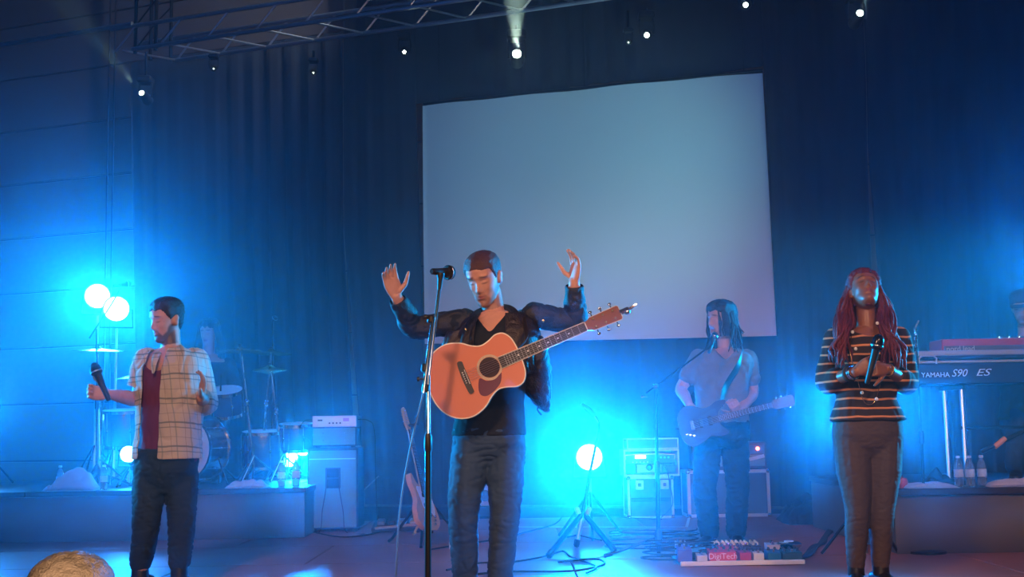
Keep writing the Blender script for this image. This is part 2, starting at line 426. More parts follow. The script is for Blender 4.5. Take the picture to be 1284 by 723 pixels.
for args in [
    (178, 117, 12.6, 'moving lamp lit white below the left end of the truss', True, (-4.5, 3, 6.0), .8, 260, (.6, 1, .8), None, .035),
    (268, 86, 12.9, 'small faint lamp on the truss, second from its left end', True, None, .55, 0, None, None, .012),
    (393, 91, 12.7, 'small faint lamp hanging over the left drape, left of the brighter one', True, None, .55, 0, None, None, .014),
    (507, 65, 12.3, 'small lit lamp above the gap left of the projection screen', True, None, .7, 0, None, None, .026),
    (648, 68, 11.9, 'bright lamp above the screen with a pale beam rising toward the hall', True, (.0, 3, 4.9), 1.0, 1100, (.7, 1, .8), None, .045),
    (788, 53, 11.6, 'tiny dim lamp just left of the lit lamp over the screen', True, None, .5, 0, None, None, .01),
    (811, 44, 11.5, 'lit lamp hanging above the middle right of the screen', True, None, .8, 0, None, None, .032),
    (935, 6, 11.2, 'lamp cut by the top edge above the right end of the screen', True, None, .8, 0, None, None, .030),
    (1078, 17, 10.9, 'lit lamp hanging high above the singer in the striped top', True, (2.9, 3, 5.4), .9, 160, (.6, 1, .9), None, .036)]:
    px, py, d, lab, lit, tg, s_, en, bc_, hg, rr = args
    moving_head(px, py, d, lab, lit, tg, s_, en, bc_, hang=PZ(px, d, 5.0).z if py > 30 else 6.5, r=rr)

# ---- blue floor and stand lamps at the rear of the stage
blue_lens = mat('lit blue lamp lens', (.6, .9, 1), .3, emit=(.12, .5, 1.0), estr=60)
LAMP = 2.7
def par_lamp(px, py, d, label, energy, color=BLUE, size=.10, target=None, stand=None, cone=46, z=None):
    c = P(px, py, d); aim = ((Vector(target) if target is not None else Vector((0.2, 0, 1.2))) - c).normalized()
    t = thing('blue_stage_lamp', label, 'stage lamp', tuple(c), 'blue lamps at the rear of the stage')
    s = size / .10
    MB().lathe([(.02, -.26 * s), (.07 * s, -.24 * s), (.10 * s, -.10 * s), (.108 * s, 0), (.100 * s, 0), (.096 * s, -.03 * s)], c, aim, 20).build('housing', black_metal, t)
    MB().lathe([(.094 * s, -.022 * s), (.094 * s, -.015 * s), (.001, -.008 * s)], c, aim, 20).build('lens', blue_lens, t)
    sx = aim.cross(Vector((0, 0, 1))).normalized(); y = MB(); bc = c - aim * .12 * s
    foot = (bc.z - .16 * s)
    y.tube([bc + sx * .115 * s, bc + sx * .125 * s - Vector((0, 0, .15 * s)), bc - sx * .125 * s - Vector((0, 0, .15 * s)), bc - sx * .115 * s], .010, 6)
    y.build('yoke', black_metal, t)
    if stand is not None:
        MB().tube([Vector((bc.x, bc.y, foot)), Vector((bc.x, bc.y, stand + .02))], .014, 8).build('pole', steel, t)
        for a in range(3):
            an = a * 2.094 + .5
            MB().tube([Vector((bc.x, bc.y, min(stand + .35, foot))), Vector((bc.x + .28 * math.cos(an), bc.y + .28 * math.sin(an), stand + .012))], .010, 6).build('leg', black_metal, t)
    l = add_light('blue_lamp_light', 'SPOT', c + aim * .03, energy * LAMP, color, c + aim * 3, spot_size=math.radians(cone), spot_blend=1, shadow_soft_size=.06 * s)
    add_light('blue_lamp_spill', 'SPOT', c + aim * .03, energy * LAMP * .15, color, c + aim * 3 + Vector((0, 0, .8)), spot_size=math.radians(150), spot_blend=1, shadow_soft_size=.06 * s)
    return t
par_lamp(122, 371, 11.6, 'blinding blue lamp on a stand at far left, upper left of the glowing pair', 420, CYAN, .12, stand=.40, target=(-.6, 0, .9), cone=34)
par_lamp(146, 387, 11.4, 'blinding blue lamp on a stand at far left, lower right of the glowing pair', 420, CYAN, .12, stand=.40, target=(-.5, 0, .9), cone=34)
par_lamp(161, 569, 10.3, 'small bright lamp low beside the plaid shirted singer\'s hip', 130, CYAN, .07, stand=.40, target=(-.5, 0, .9))
par_lamp(-22, 500, 11.2, 'blue lamp at the left edge of the stage throwing cyan light', 170, CYAN, .10, stand=.40, target=(-1.2, 0, .5), cone=40)
par_lamp(362, 574, 11.3, 'blinding blue lamp standing behind the water bottles and bass amplifier', 800, CYAN, .085, stand=.40, target=(-.6, 0, .9))
par_lamp(380, 560, 11.6, 'blue lamp half hidden behind the bass amplifier', 420, CYAN, .085, stand=.40, target=(-.2, 0, .9))
par_lamp(739, 573, 9.1, 'blinding blue lamp glowing behind the tripod stand at stage centre', 1250, CYAN, .10, stand=0.0, target=(.1, 0, .8))
par_lamp(1078, 520, 7.5, 'blue lamp hidden behind the singer in the striped top', 1000, CYAN, .10, stand=0.0, target=(.4, 0, 1.0))
par_lamp(1330, 330, 11.0, 'blue lamp on a tall stand beyond the right edge', 130, BLUE, .10, stand=0.0, target=(2.4, 3, .8), cone=90)

# ---- risers
skirt_m = mat('grey riser skirt', (.13, .13, .12), .85, var=.2, scale=2)
rtop_m = mat('black riser deck', (.03, .03, .035), .5, bump=.1)
def riser(label, x0, x1, y0, y1, h):
    t = thing('stage_riser', label, 'riser', ((x0 + x1) / 2, (y0 + y1) / 2, 0))
    n = max(1, round((x1 - x0) / 1.22)); wd = (x1 - x0) / n
    for i in range(n):
        MB().box((x0 + wd * (i + .5), (y0 + y1) / 2, h - .02), (wd - .006, y1 - y0, .04), bev=.004).build('deck_panel', rtop_m, t, smooth=False)
    vs = []; fs = []; m = int((x1 - x0) / .03)
    for i in range(m + 1):
        x = x0 + .02 + (x1 - x0 - .04) * i / m; y = y0 + .035 + .006 * math.sin(i * .55) + .004 * math.sin(i * .21)
        vs += [(x, y, h - .045), (x, y, .002), (x, y + .004, h - .045), (x, y + .004, .002)]
    for i in range(m):
        q = 4 * i; fs += [(q, q + 1, q + 5, q + 4), (q + 6, q + 7, q + 3, q + 2), (q, q + 4, q + 6, q + 2), (q + 1, q + 3, q + 7, q + 5)]
    MB().add(vs, fs).build('skirt', skirt_m, t, ang=0)
    MB().box((x0 + .03, (y0 + y1) / 2 + .02, h / 2 - .02), (.02, y1 - y0 - .06, h - .05)).build('side_skirt', skirt_m, t, smooth=False)
    MB().box((x1 - .03, (y0 + y1) / 2 + .02, h / 2 - .02), (.02, y1 - y0 - .06, h - .05)).build('side_skirt', skirt_m, t, smooth=False)
    return t
RL = 9.65; RLx1 = PZ(384, RL, .4).x
riser('long low drum riser with a grey skirt at the left of the stage', RLx1 - 6 * 1.22 + .6, RLx1, RL, 12.1, .4)
RR = 7.7; RRx0 = PZ(1119, RR, .41).x
riser('low keyboard riser with a dark skirt at the right of the stage', RRx0, RRx0 + 3.6, RR, 9.9, .41)
# ================================================================== instruments and gear
def bx(px0, px1, py0, py1, d, dep, z0=None, z1=None):
    """a box seen front-on in the photo: returns centre and size"""
    pm = (py0 + py1) / 2
    a = P(px0, pm, d); b = P(px1, pm, d); cx = (px0 + px1) / 2
    t = P(cx, py0, d).z if z1 is None else z1; u = P(cx, py1, d).z if z0 is None else z0
    return Vector(((a.x + b.x) / 2, d + dep / 2, (t + u) / 2)), (b.x - a.x, dep, t - u)
RXm90 = Matrix.Rotation(math.radians(90), 3, 'X')      # text facing -Y

# ---- acoustic guitar held by the centre singer; local x along the neck from the bridge, y across, z out of the top
wood_top = mat('cedar guitar top', (.66, .19, .09), .32, var=.06, scale=3, coat=.35)
wood_dark = mat('dark guitar sides', (.06, .022, .015), .3, coat=.5)
ebony = mat('ebony', (.016, .012, .012), .4)
cream = mat('cream binding', (.8, .72, .55), .4)
pearl = mat('pearl inlay', (.7, .7, .65), .3)
def acoustic(o, ex, ey):
    ez = ex.cross(ey).normalized(); R = Matrix((ex, ey, ez)).transposed()
    t = thing('acoustic_guitar', 'orange-topped acoustic guitar worn by the singer at centre stage', 'guitar', tuple(o))
    def Q(x, y, z=0): return o + R @ Vector((x, y, z))
    half = [(-.192, 0), (-.186, .065), (-.160, .128), (-.105, .176), (-.035, .192), (.035, .172), (.085, .136), (.128, .118), (.170, .124), (.215, .140), (.255, .132), (.282, .095), (.291, .045), (.292, 0)]
    pts = half + [(x, -y) for x, y in half[-2:0:-1]]
    ol = [tuple(p) for p in outline_path(pts, 5)]
    def off(ol, k): 
        n = len(ol); r = []
        for i in range(n):
            a = Vector(ol[i - 1]); b = Vector(ol[(i + 1) % n]); d = (b - a); nn = Vector((d.y, -d.x)).normalized()
            c = Vector(ol[i]); nn = nn if nn.dot(c - Vector((.05, 0))) > 0 else -nn
            r.append(tuple(c + nn * k))
        return r
    MB().prism(off(ol, -.001), -.098, -.004, R, o).build('body_sides', wood_dark, t, ang=30)
    MB().prism(off(ol, -.004), -.004, .001, R, o).build('top', wood_top, t, ang=30)
    # binding: ring between outline and slightly inset outline
    a = off(ol, .0015); b = off(ol, -.0045); n = len(a)
    mb = MB(); vs = [Q(*p, .0016) for p in a] + [Q(*p, .0022) for p in b] + [Q(*p, -.006) for p in a]
    mb.add(vs, [(i, (i + 1) % n, n + (i + 1) % n, n + i) for i in range(n)] + [(2 * n + i, 2 * n + (i + 1) % n, (i + 1) % n, i) for i in range(n)])
    mb.build('binding', cream, t, ang=60)
    MB().lathe([(.0505, .0012), (.0505, .0016), (.001, .0018)], Q(.128, 0), ez, 36).build('sound_hole_disc', mat('painted hole shade', (.05, .035, .04), .8), t)  # dark disc laid on the uncut top, painting the shade inside the hole
    def ringp(r0, r1, z, name, m):
        q = MB(); n = 40; vs = []
        for r in (r0, r1):
            for zz in (z - .0008, z): vs += [Q(.128 + r * math.cos(2 * math.pi * j / n), r * math.sin(2 * math.pi * j / n), zz) for j in range(n)]
        fs = []
        for j in range(n):
            k = (j + 1) % n; fs += [(n + j, n + k, 3 * n + k, 3 * n + j), (j, k, n + k, n + j), (2 * n + k, 2 * n + j, 3 * n + j, 3 * n + k)]
        return q.add(vs, fs).build(name, m, t, ang=50)
    ringp(.0515, .064, .0024, 'rosette', mat('rosette', (.55, .42, .28), .4, var=.5, scale=400))
    # pickguard: teardrop beneath the hole
    pg = outline_path([(.062, -.032), (.040, -.068), (.035, -.105), (.060, -.124), (.105, -.116), (.150, -.090), (.172, -.048), (.160, -.052), (.128, -.064), (.090, -.056)], 5)
    MB().prism([tuple(p) for p in pg], .0012, .0028, R, o).build('pickguard', mat('plum pickguard', (.13, .018, .05), .25, coat=.5), t, ang=30)
    br = outline_path([(-.012, .082), (.012, .080), (.013, .05), (.014, 0), (.013, -.05), (.012, -.080), (-.012, -.082), (-.018, -.03), (-.018, .03)], 3)
    bro = MB().prism([tuple(p) for p in br], .001, .010, R, o).build('bridge', ebony, t, ang=30)
    MB().box(Q(.008, 0, .0115), (.003, .076, .005), R).build('saddle', pearl, bro, smooth=False)
    for i in range(6): MB().lathe([(.0035, .010), (.0035, .0125), (.001, .014)], Q(-.006, -.027 + .0108 * i), ez, 8).build('bridge_pin', pearl, bro)
    # neck and fretboard
    nut = .645
    MB().loft([[Q(x, w_ * math.cos(a_), .001 - h_ * max(0, math.sin(a_)) * 1.0) if math.sin(a_) > 0 else Q(x, w_ * math.cos(a_), .001) for a_ in [2 * math.pi * k / 12 for k in range(12)]]
               for x, w_, h_ in ((.285, .030, .05), (.32, .0285, .024), (.5, .025, .021), (nut, .0215, .019))]).build('neck', wood_dark, t)
    fb = MB().add([Q(.185, -.0285, .002), Q(.185, .0285, .002), Q(nut, .0215, .002), Q(nut, -.0215, .002), Q(.185, -.0285, .008), Q(.185, .0285, .008), Q(nut, .0215, .008), Q(nut, -.0215, .008)],
                  [(0, 1, 2, 3), (7, 6, 5, 4), (0, 4, 5, 1), (1, 5, 6, 2), (2, 6, 7, 3), (3, 7, 4, 0)]).build('fretboard', ebony, t, smooth=False)
    for s_ in (-1, 1):
        MB().tube([Q(.185, s_ * .0290, .0055), Q(nut, s_ * .0220, .0055)], .0030, 6).build('neck_binding', cream, fb)
    for k in range(1, 20):
        x = nut - .645 * (1 - 2 ** (-k / 12)); hw = .0285 + (.0215 - .0285) * (x - .185) / (nut - .185)
        if x > .19: MB().box(Q(x, 0, .0085), (.0016, hw * 1.96, .0015), R).build('fret', steel, fb, smooth=False)
        if k in (3, 5, 7, 9, 12, 15): 
            xm = x + .012
            MB().prism([(-.006, 0), (0, .005), (.006, 0), (0, -.005)], .008, .0086, R, Q(xm, 0, 0)).build('inlay', pearl, fb, smooth=False)
    MB().box(Q(nut + .002, 0, .006), (.005, .044, .008), R).build('nut', pearl, t, smooth=False)
    hs = MB().prism([(nut + .004, -.022), (nut + .02, -.027), (nut + .03, -.034), (nut + .178, -.037), (nut + .186, -.030), (nut + .186, .030), (nut + .178, .037), (nut + .03, .034), (nut + .02, .027), (nut + .004, .022)], -.010, .006, R, o)
    hso = hs.build('headstock', mat('headstock wood', (.22, .075, .05), .3, coat=.4), t, smooth=False)
    MB().tube([Q(nut + .03, .034, .006), Q(nut + .178, .037, .006), Q(nut + .186, .03, .006), Q(nut + .186, -.03, .006), Q(nut + .178, -.037, .006), Q(nut + .03, -.034, .006)], .0018, 6).build('headstock_binding', cream, hso)
    for s_ in (-1, 1):
        for i in range(3):
            x = nut + .048 + .052 * i
            MB().lathe([(.006, .006), (.006, .010), (.0035, .012), (.0035, .020)], Q(x, s_ * .020), ez, 10).build('tuning_post', brass, hso)
            MB().tube([Q(x, s_ * .034, -.005), Q(x, s_ * .048, -.005)], .003, 6).build('tuner_shaft', chrome, hso)
            MB().ellipsoid(Q(x, s_ * .057, -.005), .010, .008, .005, R, 10, 6).build('tuner_knob', chrome, hso)
    for i in range(6):
        MB().tube([Q(-.006, -.027 + .0108 * i, .0135), Q(.008, -.027 + .0108 * i, .0150), Q(nut, -.018 + .0072 * i, .0108)], .0007, 4).build('string', steel, t)
    # capo clipped on the end of the headstock
    cp = thing('capo', 'small bluish metal capo clipped to the tip of the orange guitar headstock', 'capo', tuple(Q(nut + .19, 0, 0)))
    MB().box(Q(nut + .205, .0, .012), (.05, .018, .012), R, bev=.003).build('bar', chrome, cp, smooth=False)
    MB().tube([Q(nut + .19, -.010, .006), Q(nut + .23, -.004, -.004), Q(nut + .275, .004, .004)], [.006, .008, .004], 8).build('lever', chrome, cp)
    MB().ellipsoid(Q(nut + .218, -.012, .004), .018, .016, .014, R, 10, 7).build('spring_housing', steel, cp)
    return t, Q
dG = 5.93
gA = P(584, 473, dG); gN = P(728, 412, dG - .02)
gx = (gN - gA).normalized(); gz = Vector((-.02, -1, .04)).normalized(); gy = gz.cross(gx).normalized(); gz = gx.cross(gy)
guitarA, QA = acoustic(gA, gx, gy)
# strap: from the tail behind the back, over the far shoulder, to the heel
strap_m = mat('dark leather strap', (.03, .018, .012), .5)

# ---- electric guitars
def electric(o, ex, ez, name, label, body_m, pg_m, neck_m=None, flip=False, s=1.0, style=0):
    ex = ex.normalized(); ez = (ez - ex * ez.dot(ex)).normalized(); ey = ez.cross(ex)
    if flip: pass
    R = Matrix((ex * s, ey * s, ez * s)).transposed()
    t = thing(name, label, 'guitar', tuple(o))
    def Q(x, y, z=0): return o + R @ Vector((x, y, z))
    pts = [(-.16, .0), (-.15, .09), (-.09, .155), (-.01, .150), (.06, .112), (.12, .115), (.18, .140), (.245, .135), (.250, .110), (.19, .07), (.165, .030), (.165, -.03), (.18, -.07), (.215, -.110), (.20, -.135), (.13, -.135), (.07, -.118), (.0, -.150), (-.09, -.165), (-.15, -.10)]
    ol = [tuple(p) for p in outline_path(pts, 4)]
    MB().prism(ol, -.040, 0, R, o).build('body', body_m, t, ang=35)
    MB().prism([tuple(p) for p in outline_path([(.16, .03), (.16, -.10), (.09, -.105), (.02, -.12), (-.05, -.10), (-.02, -.04), (.0, .04), (.06, .06), (.15, .09)], 4)], .0005, .003, R, o).build('pickguard', pg_m, t, ang=35)
    nm = neck_m or mat('maple neck', (.55, .33, .16), .35, coat=.4)
    MB().loft([[Q(x, w_ * math.cos(a_), .004 - h_ * max(0, math.sin(a_))) for a_ in [2 * math.pi * k / 12 for k in range(12)]] for x, w_, h_ in ((.13, .028, .022), (.4, .025, .020), (.60, .0215, .018))]).build('neck', nm, t)
    fb = MB().add([Q(.11, -.0275, .004), Q(.11, .0275, .004), Q(.60, .0215, .004), Q(.60, -.0215, .004), Q(.11, -.0275, .009), Q(.11, .0275, .009), Q(.60, .0215, .009), Q(.60, -.0215, .009)],
                  [(0, 1, 2, 3), (7, 6, 5, 4), (0, 4, 5, 1), (1, 5, 6, 2), (2, 6, 7, 3), (3, 7, 4, 0)]).build('fretboard', mat('rosewood', (.06, .03, .02), .5), t, smooth=False)
    for k in range(1, 20): MB().box(Q(.60 - .645 * (1 - 2 ** (-k / 12)), 0, .0095), (.002, .046, .0015), R).build('fret', steel, fb, smooth=False)
    if style == 0: hp = [(.60, -.022), (.63, -.030), (.76, -.012), (.78, .012), (.76, .040), (.72, .048), (.64, .040), (.60, .022)]
    else: hp = [(.60, -.022), (.63, -.038), (.77, -.045), (.78, 0), (.77, .045), (.63, .038), (.60, .022)]
    h = MB().prism(hp, -.010, .004, R, o).build('headstock', nm, t, smooth=False)
    for i in range(6):
        x = .635 + .022 * i if style == 0 else .645 + .045 * (i % 3); sy = 1 if style == 0 or i < 3 else -1
        y = (.036 if style == 0 else .03) * sy
        MB().lathe([(.005, .004), (.004, .014)], Q(x, y * .5), ez, 8).build('tuning_post', chrome, h)
        MB().ellipsoid(Q(x, y + sy * .020, -.004), .008, .009, .004, R, 8, 6).build('tuner_knob', chrome, h)
    for x in (.02, .095): MB().box(Q(x, 0, .008), (.03, .075, .012), R, bev=.004).build('pickup', black_plastic, t, smooth=False)
    MB().box(Q(-.05, 0, .008), (.03, .075, .014), R, bev=.003).build('bridge', chrome, t, smooth=False)
    for k in range(3): MB().lathe([(.011, .002), (.010, .016), (.002, .018)], Q(-.06 - .028 * k, -.085 + .012 * k), ez, 12).build('knob', chrome, t)
    for i in range(6): MB().tube([Q(-.05, -.024 + .0096 * i, .016), Q(.60, -.017 + .0068 * i, .012)], .0008, 4).build('string', steel, t)
    return t, Q
def gstand(label, loc, yaw=0, h=.36, neck=None):
    t = thing('guitar_stand', label, 'guitar stand', tuple(loc)); L = Vector(loc)
    r = lambda a: Vector((math.cos(a + yaw), math.sin(a + yaw), 0))
    for a in (.5, 2.6, 4.71): MB().tube([L + Vector((0, 0, h)), L + r(a) * .30 + Vector((0, 0, .03)), L + r(a) * .33 + Vector((0, 0, .012))], [.011, .011, .012], 8).build('leg', black_metal, t)
    MB().tube([L + Vector((0, 0, h - .02)), neck if neck else L + Vector((0, 0, h + .5))], .010, 8).build('pole', black_metal, t)
    MB().lathe([(.02, -.02), (.024, 0), (.02, .03)], L + Vector((0, 0, h)), n=12).build('collar', black_plastic, t)
    return t
blond = mat('blond guitar body', (.70, .36, .19), .25, coat=.6)
tail = P(541, 664, 8.75); head = P(511, 530, 8.95)
eg, QE = electric(tail + (head - tail).normalized() * .16, head - tail, Vector((.90, -.38, .2)), 'electric_guitar', 'blond electric guitar leaning on a stand left of centre, seen from its edge', blond, mat('white pickguard', (.7, .7, .68), .4))
ns = P(520, 560, 9.02)
gs = gstand('black tripod stand holding the blond electric guitar', (ns.x + .07, 8.98, 0), neck=ns + Vector((-.02, .0, 0)))
for q in (-.06, .06): MB().tube([Vector((ns.x + .07, 8.98, .22)), Vector((ns.x + .07 + q, 8.74, .095)), Vector((ns.x + .09 + q, 8.66, .115))], .009, 8).build('cradle_arm', mat('yellow foam rest', (.65, .35, .1), .7) if q < 0 else black_rubber, gs)
MB().tube([P(507, 534, 8.96), P(524, 531, 8.93)], .01, 8).build('neck_yoke', black_rubber, gs)

# ---- stands
def tripod_stand(name, label, foot, top, cat='microphone stand', leg=.33, hub=.17, r=.011, legs=(.35, 2.79, 4.71), up=None, round_base=False, legm=None, extra=None):
    """foot: point on the floor, top: top of the straight pole; up: list of further points (tilting upper tube)"""
    foot = Vector(foot); top = Vector(top); ax = (top - foot).normalized()
    t = thing(name, label, cat, tuple(foot))
    if round_base:
        MB().lathe([(.125, .0), (.13, .006), (.125, .016), (.06, .024), (.02, .034), (.018, .05)], foot, n=32).build('round_base', black_metal, t)
    else:
        hubp = foot + ax * hub
        for a in legs:
            rd = Vector((math.cos(a), math.sin(a), 0)); e = foot + rd * leg
            lg = MB().tube([hubp, Vector((e.x, e.y, foot.z + .018))], .0095, 8).build('leg', legm or black_metal, t)
            MB().tube([Vector((e.x, e.y, foot.z + .016)) - rd * .03 + Vector((0, 0, .01)), Vector((e.x, e.y, foot.z + .014)) + rd * .02], .0135, 8).build('rubber_foot', black_rubber, lg)
        MB().lathe([(.016, -.05), (.026, -.03), (.028, .02), (.018, .05)], hubp, ax, 12).build('hub', black_plastic, t)
    mid = foot + (top - foot) * (.71 if extra == 'chrome' and not round_base and leg > .3 else .52)
    MB().tube([foot + ax * (.02 if round_base else hub - .10), mid], r * 1.25, 10).build('lower_tube', black_metal, t)
    MB().tube([mid, top], r * .85, 10).build('upper_tube', chrome if extra == 'chrome' else black_metal, t)
    MB().lathe([(.014, -.04), (.019, -.03), (.019, .03), (.013, .045)], mid, ax, 12).build('clutch', black_plastic, t)
    return t
def dynamic_mic(a, b, label, group=None, grille=None, name='microphone', fat=1.0):
    """a: tail end, b: tip of the ball"""
    a = Vector(a); b = Vector(b); L = (b - a).length; ax = (b - a).normalized()
    t = thing(name, label, 'microphone', tuple((a + b) / 2), group)
    MB().lathe([(fat * r_, h_) for r_, h_ in [(.008, 0), (.011, .006), (.0125, L * .3), (.017, L * .68), (.019, L * .70)]], a, ax, 16).build('handle', black_plastic, t)
    MB().lathe([(fat * r_, h_) for r_, h_ in [(.019, L * .695), (.0255, L * .73), (.0265, L * .76), (.0265, L * .78), (.025, L * .88), (.018, L * .96), (.008, L)]], a, ax, 18).build('grille_head', grille or mat('dark grille', (.05, .05, .055), .4, .8, bump=.6, bscale=900), t)
    MB().lathe([(fat * r_, h_) for r_, h_ in [(.0268, L * .755), (.0275, L * .76), (.0275, L * .785), (.0268, L * .79)]], a, ax, 18, cap=False).build('ring', steel, t)
    return t

# centre vocal stand
dC = 5.62
footC = PZ(536.5, dC, 0); topC = P(537, 470, dC)
msC = tripod_stand('microphone_stand', 'tall microphone stand in front of the acoustic guitar', footC, topC, r=.0125, leg=.34, hub=.07, extra='chrome')
MB().tube([P(531, 492, dC - .01), P(543, 400, dC - .01)], .0095, 10).build('boom_tube', chrome, msC)
MB().tube([P(537, 476, dC + .01), P(546, 402, dC + .005), P(552, 352, dC)], [.0075, .0075, .0085], 10).build('boom_rod', chrome, msC)
for px, py in ((541, 400), (533, 461), (534, 486)): MB().lathe([(.012, -.02), (.020, -.012), (.020, .012), (.012, .02)], P(px, py, dC), (.12, 0, 1), 12).build('clamp', black_plastic, msC)
for px, py in ((524, 475), (533, 397)): 
    c = P(px, py, dC); MB().lathe([(.004, 0), (.004, .02), (.012, .022), (.012, .034)], c + Vector((.03, 0, 0)), (-1, 0, 0), 10).build('wing_knob', black_plastic, msC)
MB().lathe([(.009, -.05), (.012, -.03), (.013, .0), (.019, .015), (.019, .03)], P(552, 350, dC) - Vector((0, 0, .0)), (.1, 0, 1), 12).build('clip', black_plastic, msC)
dynamic_mic(P(541, 340, dC - .02), P(568, 342, dC + .10), fat=1.35, label='black vocal microphone on top of the tall stand beside the centre singer\'s face')
cb = MB().tube(smooth_path([P(535, 470, dC + .03), P(529, 500, dC + .04), P(518, 545, dC + .06), P(507, 600, dC + .1), P(500, 655, dC + .12), PZ(492, dC + .15, .012), PZ(470, dC + .3, .012), PZ(440, dC + .2, .012)], 8), .0045, 6).build('microphone_cable', mat('blue grey cable', (.10, .12, .15), .4)); tag(cb, 'thin cable drooping from the clutch of the centre microphone stand to the floor', 'cable')

# stand at centre right with a boom up to the guitarist
fR = G(826, 697); d8 = fR.y
msR = tripod_stand('microphone_stand', 'black boom microphone stand left of the pedal board', fR, PZ(822.5, d8, .83 + (535 - 486) / F * d8), leg=.34, hub=.12, legs=(-.12, 3.3, 1.6))
j = P(822, 484, d8); jb = P(894, 431, d8 + .25)
MB().tube([j - (jb - j) * .15, jb], .0065, 8).build('boom_arm', black_metal, msR)
MB().lathe([(.012, -.02), (.022, -.01), (.022, .01), (.012, .02)], j, (0, 1, 0), 12).build('clamp', chrome, msR)
MB().lathe([(.004, 0), (.004, .03), (.012, .032), (.012, .045)], P(812, 497, d8), (-1, 0, 0), 10).build('wing_knob', chrome, msR)
dynamic_mic(P(889, 442, d8 + .24), P(897, 417, d8 + .33), 'small pale microphone at the mouth of the rear guitarist', grille=chrome)
# round-base stand at right
fB = G(1162, 693); 
msB = tripod_stand('microphone_stand', 'thin microphone stand with a round base before the keyboard riser', fB, P(1149, 418, fB.y), round_base=True, r=.008)
MB().tube([P(1149, 420, fB.y), P(1147, 412, fB.y), P(1152, 401, fB.y - .03)], [.011, .013, .006], 8).build('clip', chrome, msB)
for py in (412, 424, 433): MB().lathe([(.008, -.012), (.013, -.008), (.013, .008), (.008, .012)], P(1148.5, py, fB.y), (.05, 0, 1), 10).build('clamp', chrome, msB)
# straight stand before the drum riser
fD = G(273, 664)
msD = tripod_stand('microphone_stand', 'thin dark stand in front of the drum riser, right of the plaid shirted singer', fD, P(277, 470, fD.y), leg=.30, hub=.10, legs=(.1, 3.0, 4.9), r=.009)

# tripod with a bent arm at centre right
fT = (G(690, 697) + G(770, 694)) / 2; fT = Vector((G(729, 690).x, fT.y + .22, 0))
tp = thing('tripod_stand', 'sturdy black tripod stand with a leaning bent arm at stage centre', 'stand', tuple(fT))
hubT = P(731, 642, fT.y)
for e in (G(688, 700), G(771, 694), Vector((fT.x - .02, fT.y + .30, 0))):
    lg = MB().tube([hubT, Vector((e.x, e.y, .02))], .019, 8).build('leg', black_metal, tp)
    MB().tube([Vector((e.x, e.y, .018)) + (hubT - e).normalized() * .05, Vector((e.x, e.y, .017))], .022, 8).build('rubber_foot', black_rubber, lg)
clamp_m = mat('reddish clamp', (.45, .16, .10), .5)
for q in (-1, 1): MB().box(hubT + Vector((.035 * q, -.02, .01)), (.035, .05, .06), Matrix.Rotation(.4 * q, 3, 'Y'), bev=.01).build('hinge', clamp_m, tp)
ctr = P(724, 676, fT.y - .01)
MB().tube([ctr, hubT], .017, 10).build('centre_tube', steel, tp)
MB().tube([P(706, 674, fT.y - .03), ctr + Vector((0, 0, .03)), P(755, 677, fT.y - .03)], .006, 6).build('brace', black_metal, tp)
MB().tube([hubT, P(739, 596, fT.y + .01), P(747, 558, fT.y + .02)], [.014, .011, .010], 10).build('pole', black_metal, tp)
MB().tube(smooth_path([P(747, 558, fT.y + .02), P(751, 540, fT.y + .02), P(750, 528, fT.y + .02), P(744, 519, fT.y + .02)], 5), .009, 8).build('bent_arm', chrome, tp)
MB().tube([P(745, 521, fT.y + .02), P(737, 512, fT.y), P(729, 506, fT.y - .01)], [.016, .021, .012], 8).build('clip', black_plastic, tp)

# ---- drums
shell_m = mat('dark blue drum shell', (.03, .05, .12), .25, coat=.7)
head_m = mat('white drum head', (.62, .55, .45), .55, var=.04)
clearhead = mat('drum head', (.6, .62, .65), .5)
def drum(c, r, h, ax, label, lugs=8, head=None, name='drum'):
    ax = Vector(ax).normalized(); c = Vector(c); x, y = frame_axes(ax)
    t = thing(name, label, 'drum', tuple(c))
    MB().lathe([(r * .97, -h / 2), (r, -h / 2 + .01), (r, h / 2 - .01), (r * .97, h / 2)], c, ax, 32).build('shell', shell_m, t)
    for s_, nm in ((1, 'front'), (-1, 'rear')):
        MB().lathe([(r * .975, s_ * (h / 2 + .004)), (r * .97, s_ * (h / 2 + .007)), (.001, s_ * (h / 2 + .008))], c, ax, 32).build('drum_head', head or clearhead, t)
        a, b = (h / 2 - .012, h / 2 + .016)
        MB().lathe([(r * 1.0, s_ * a), (r * 1.035, s_ * a), (r * 1.035, s_ * b), (r * .985, s_ * b), (r * .985, s_ * a)], c, ax, 32, cap=False).build('hoop', chrome, t)
    for i in range(lugs):
        a_ = 2 * math.pi * i / lugs; d_ = x * math.cos(a_) + y * math.sin(a_)
        lg = MB().tube([c + d_ * r * 1.03 - ax * (h / 2), c + d_ * r * 1.03 + ax * (h / 2)], .004, 6).build('tension_rod', chrome, t)
        MB().ellipsoid(c + d_ * (r + .008) , .012, .012, .022, Matrix((x, y, ax)).transposed(), 8, 6).build('lug', chrome, lg)
    return t
bc = P(238, 562, 10.42)
bd = drum(bc, .285, .36, (-.22, -1, 0), 'white-headed bass drum behind the plaid shirted singer', 10, head_m, 'bass_drum')
for q in (-1, 1): MB().tube([bc + Vector((q * .26, -.05, -.08)), Vector((bc.x + q * .36, bc.y - .14, .412))], .008, 6).build('leg', chrome, bd)
def legs3(t, c, r=.13, zt=.0):
    for a in (.3, 2.4, 4.5):
        d_ = Vector((math.cos(a), math.sin(a), 0)); MB().tube([c + d_ * r * 1.02 + Vector((0, 0, .05)), Vector((c.x, c.y, .412)) + d_ * r * 1.15], .007, 6).build('leg', chrome, t)
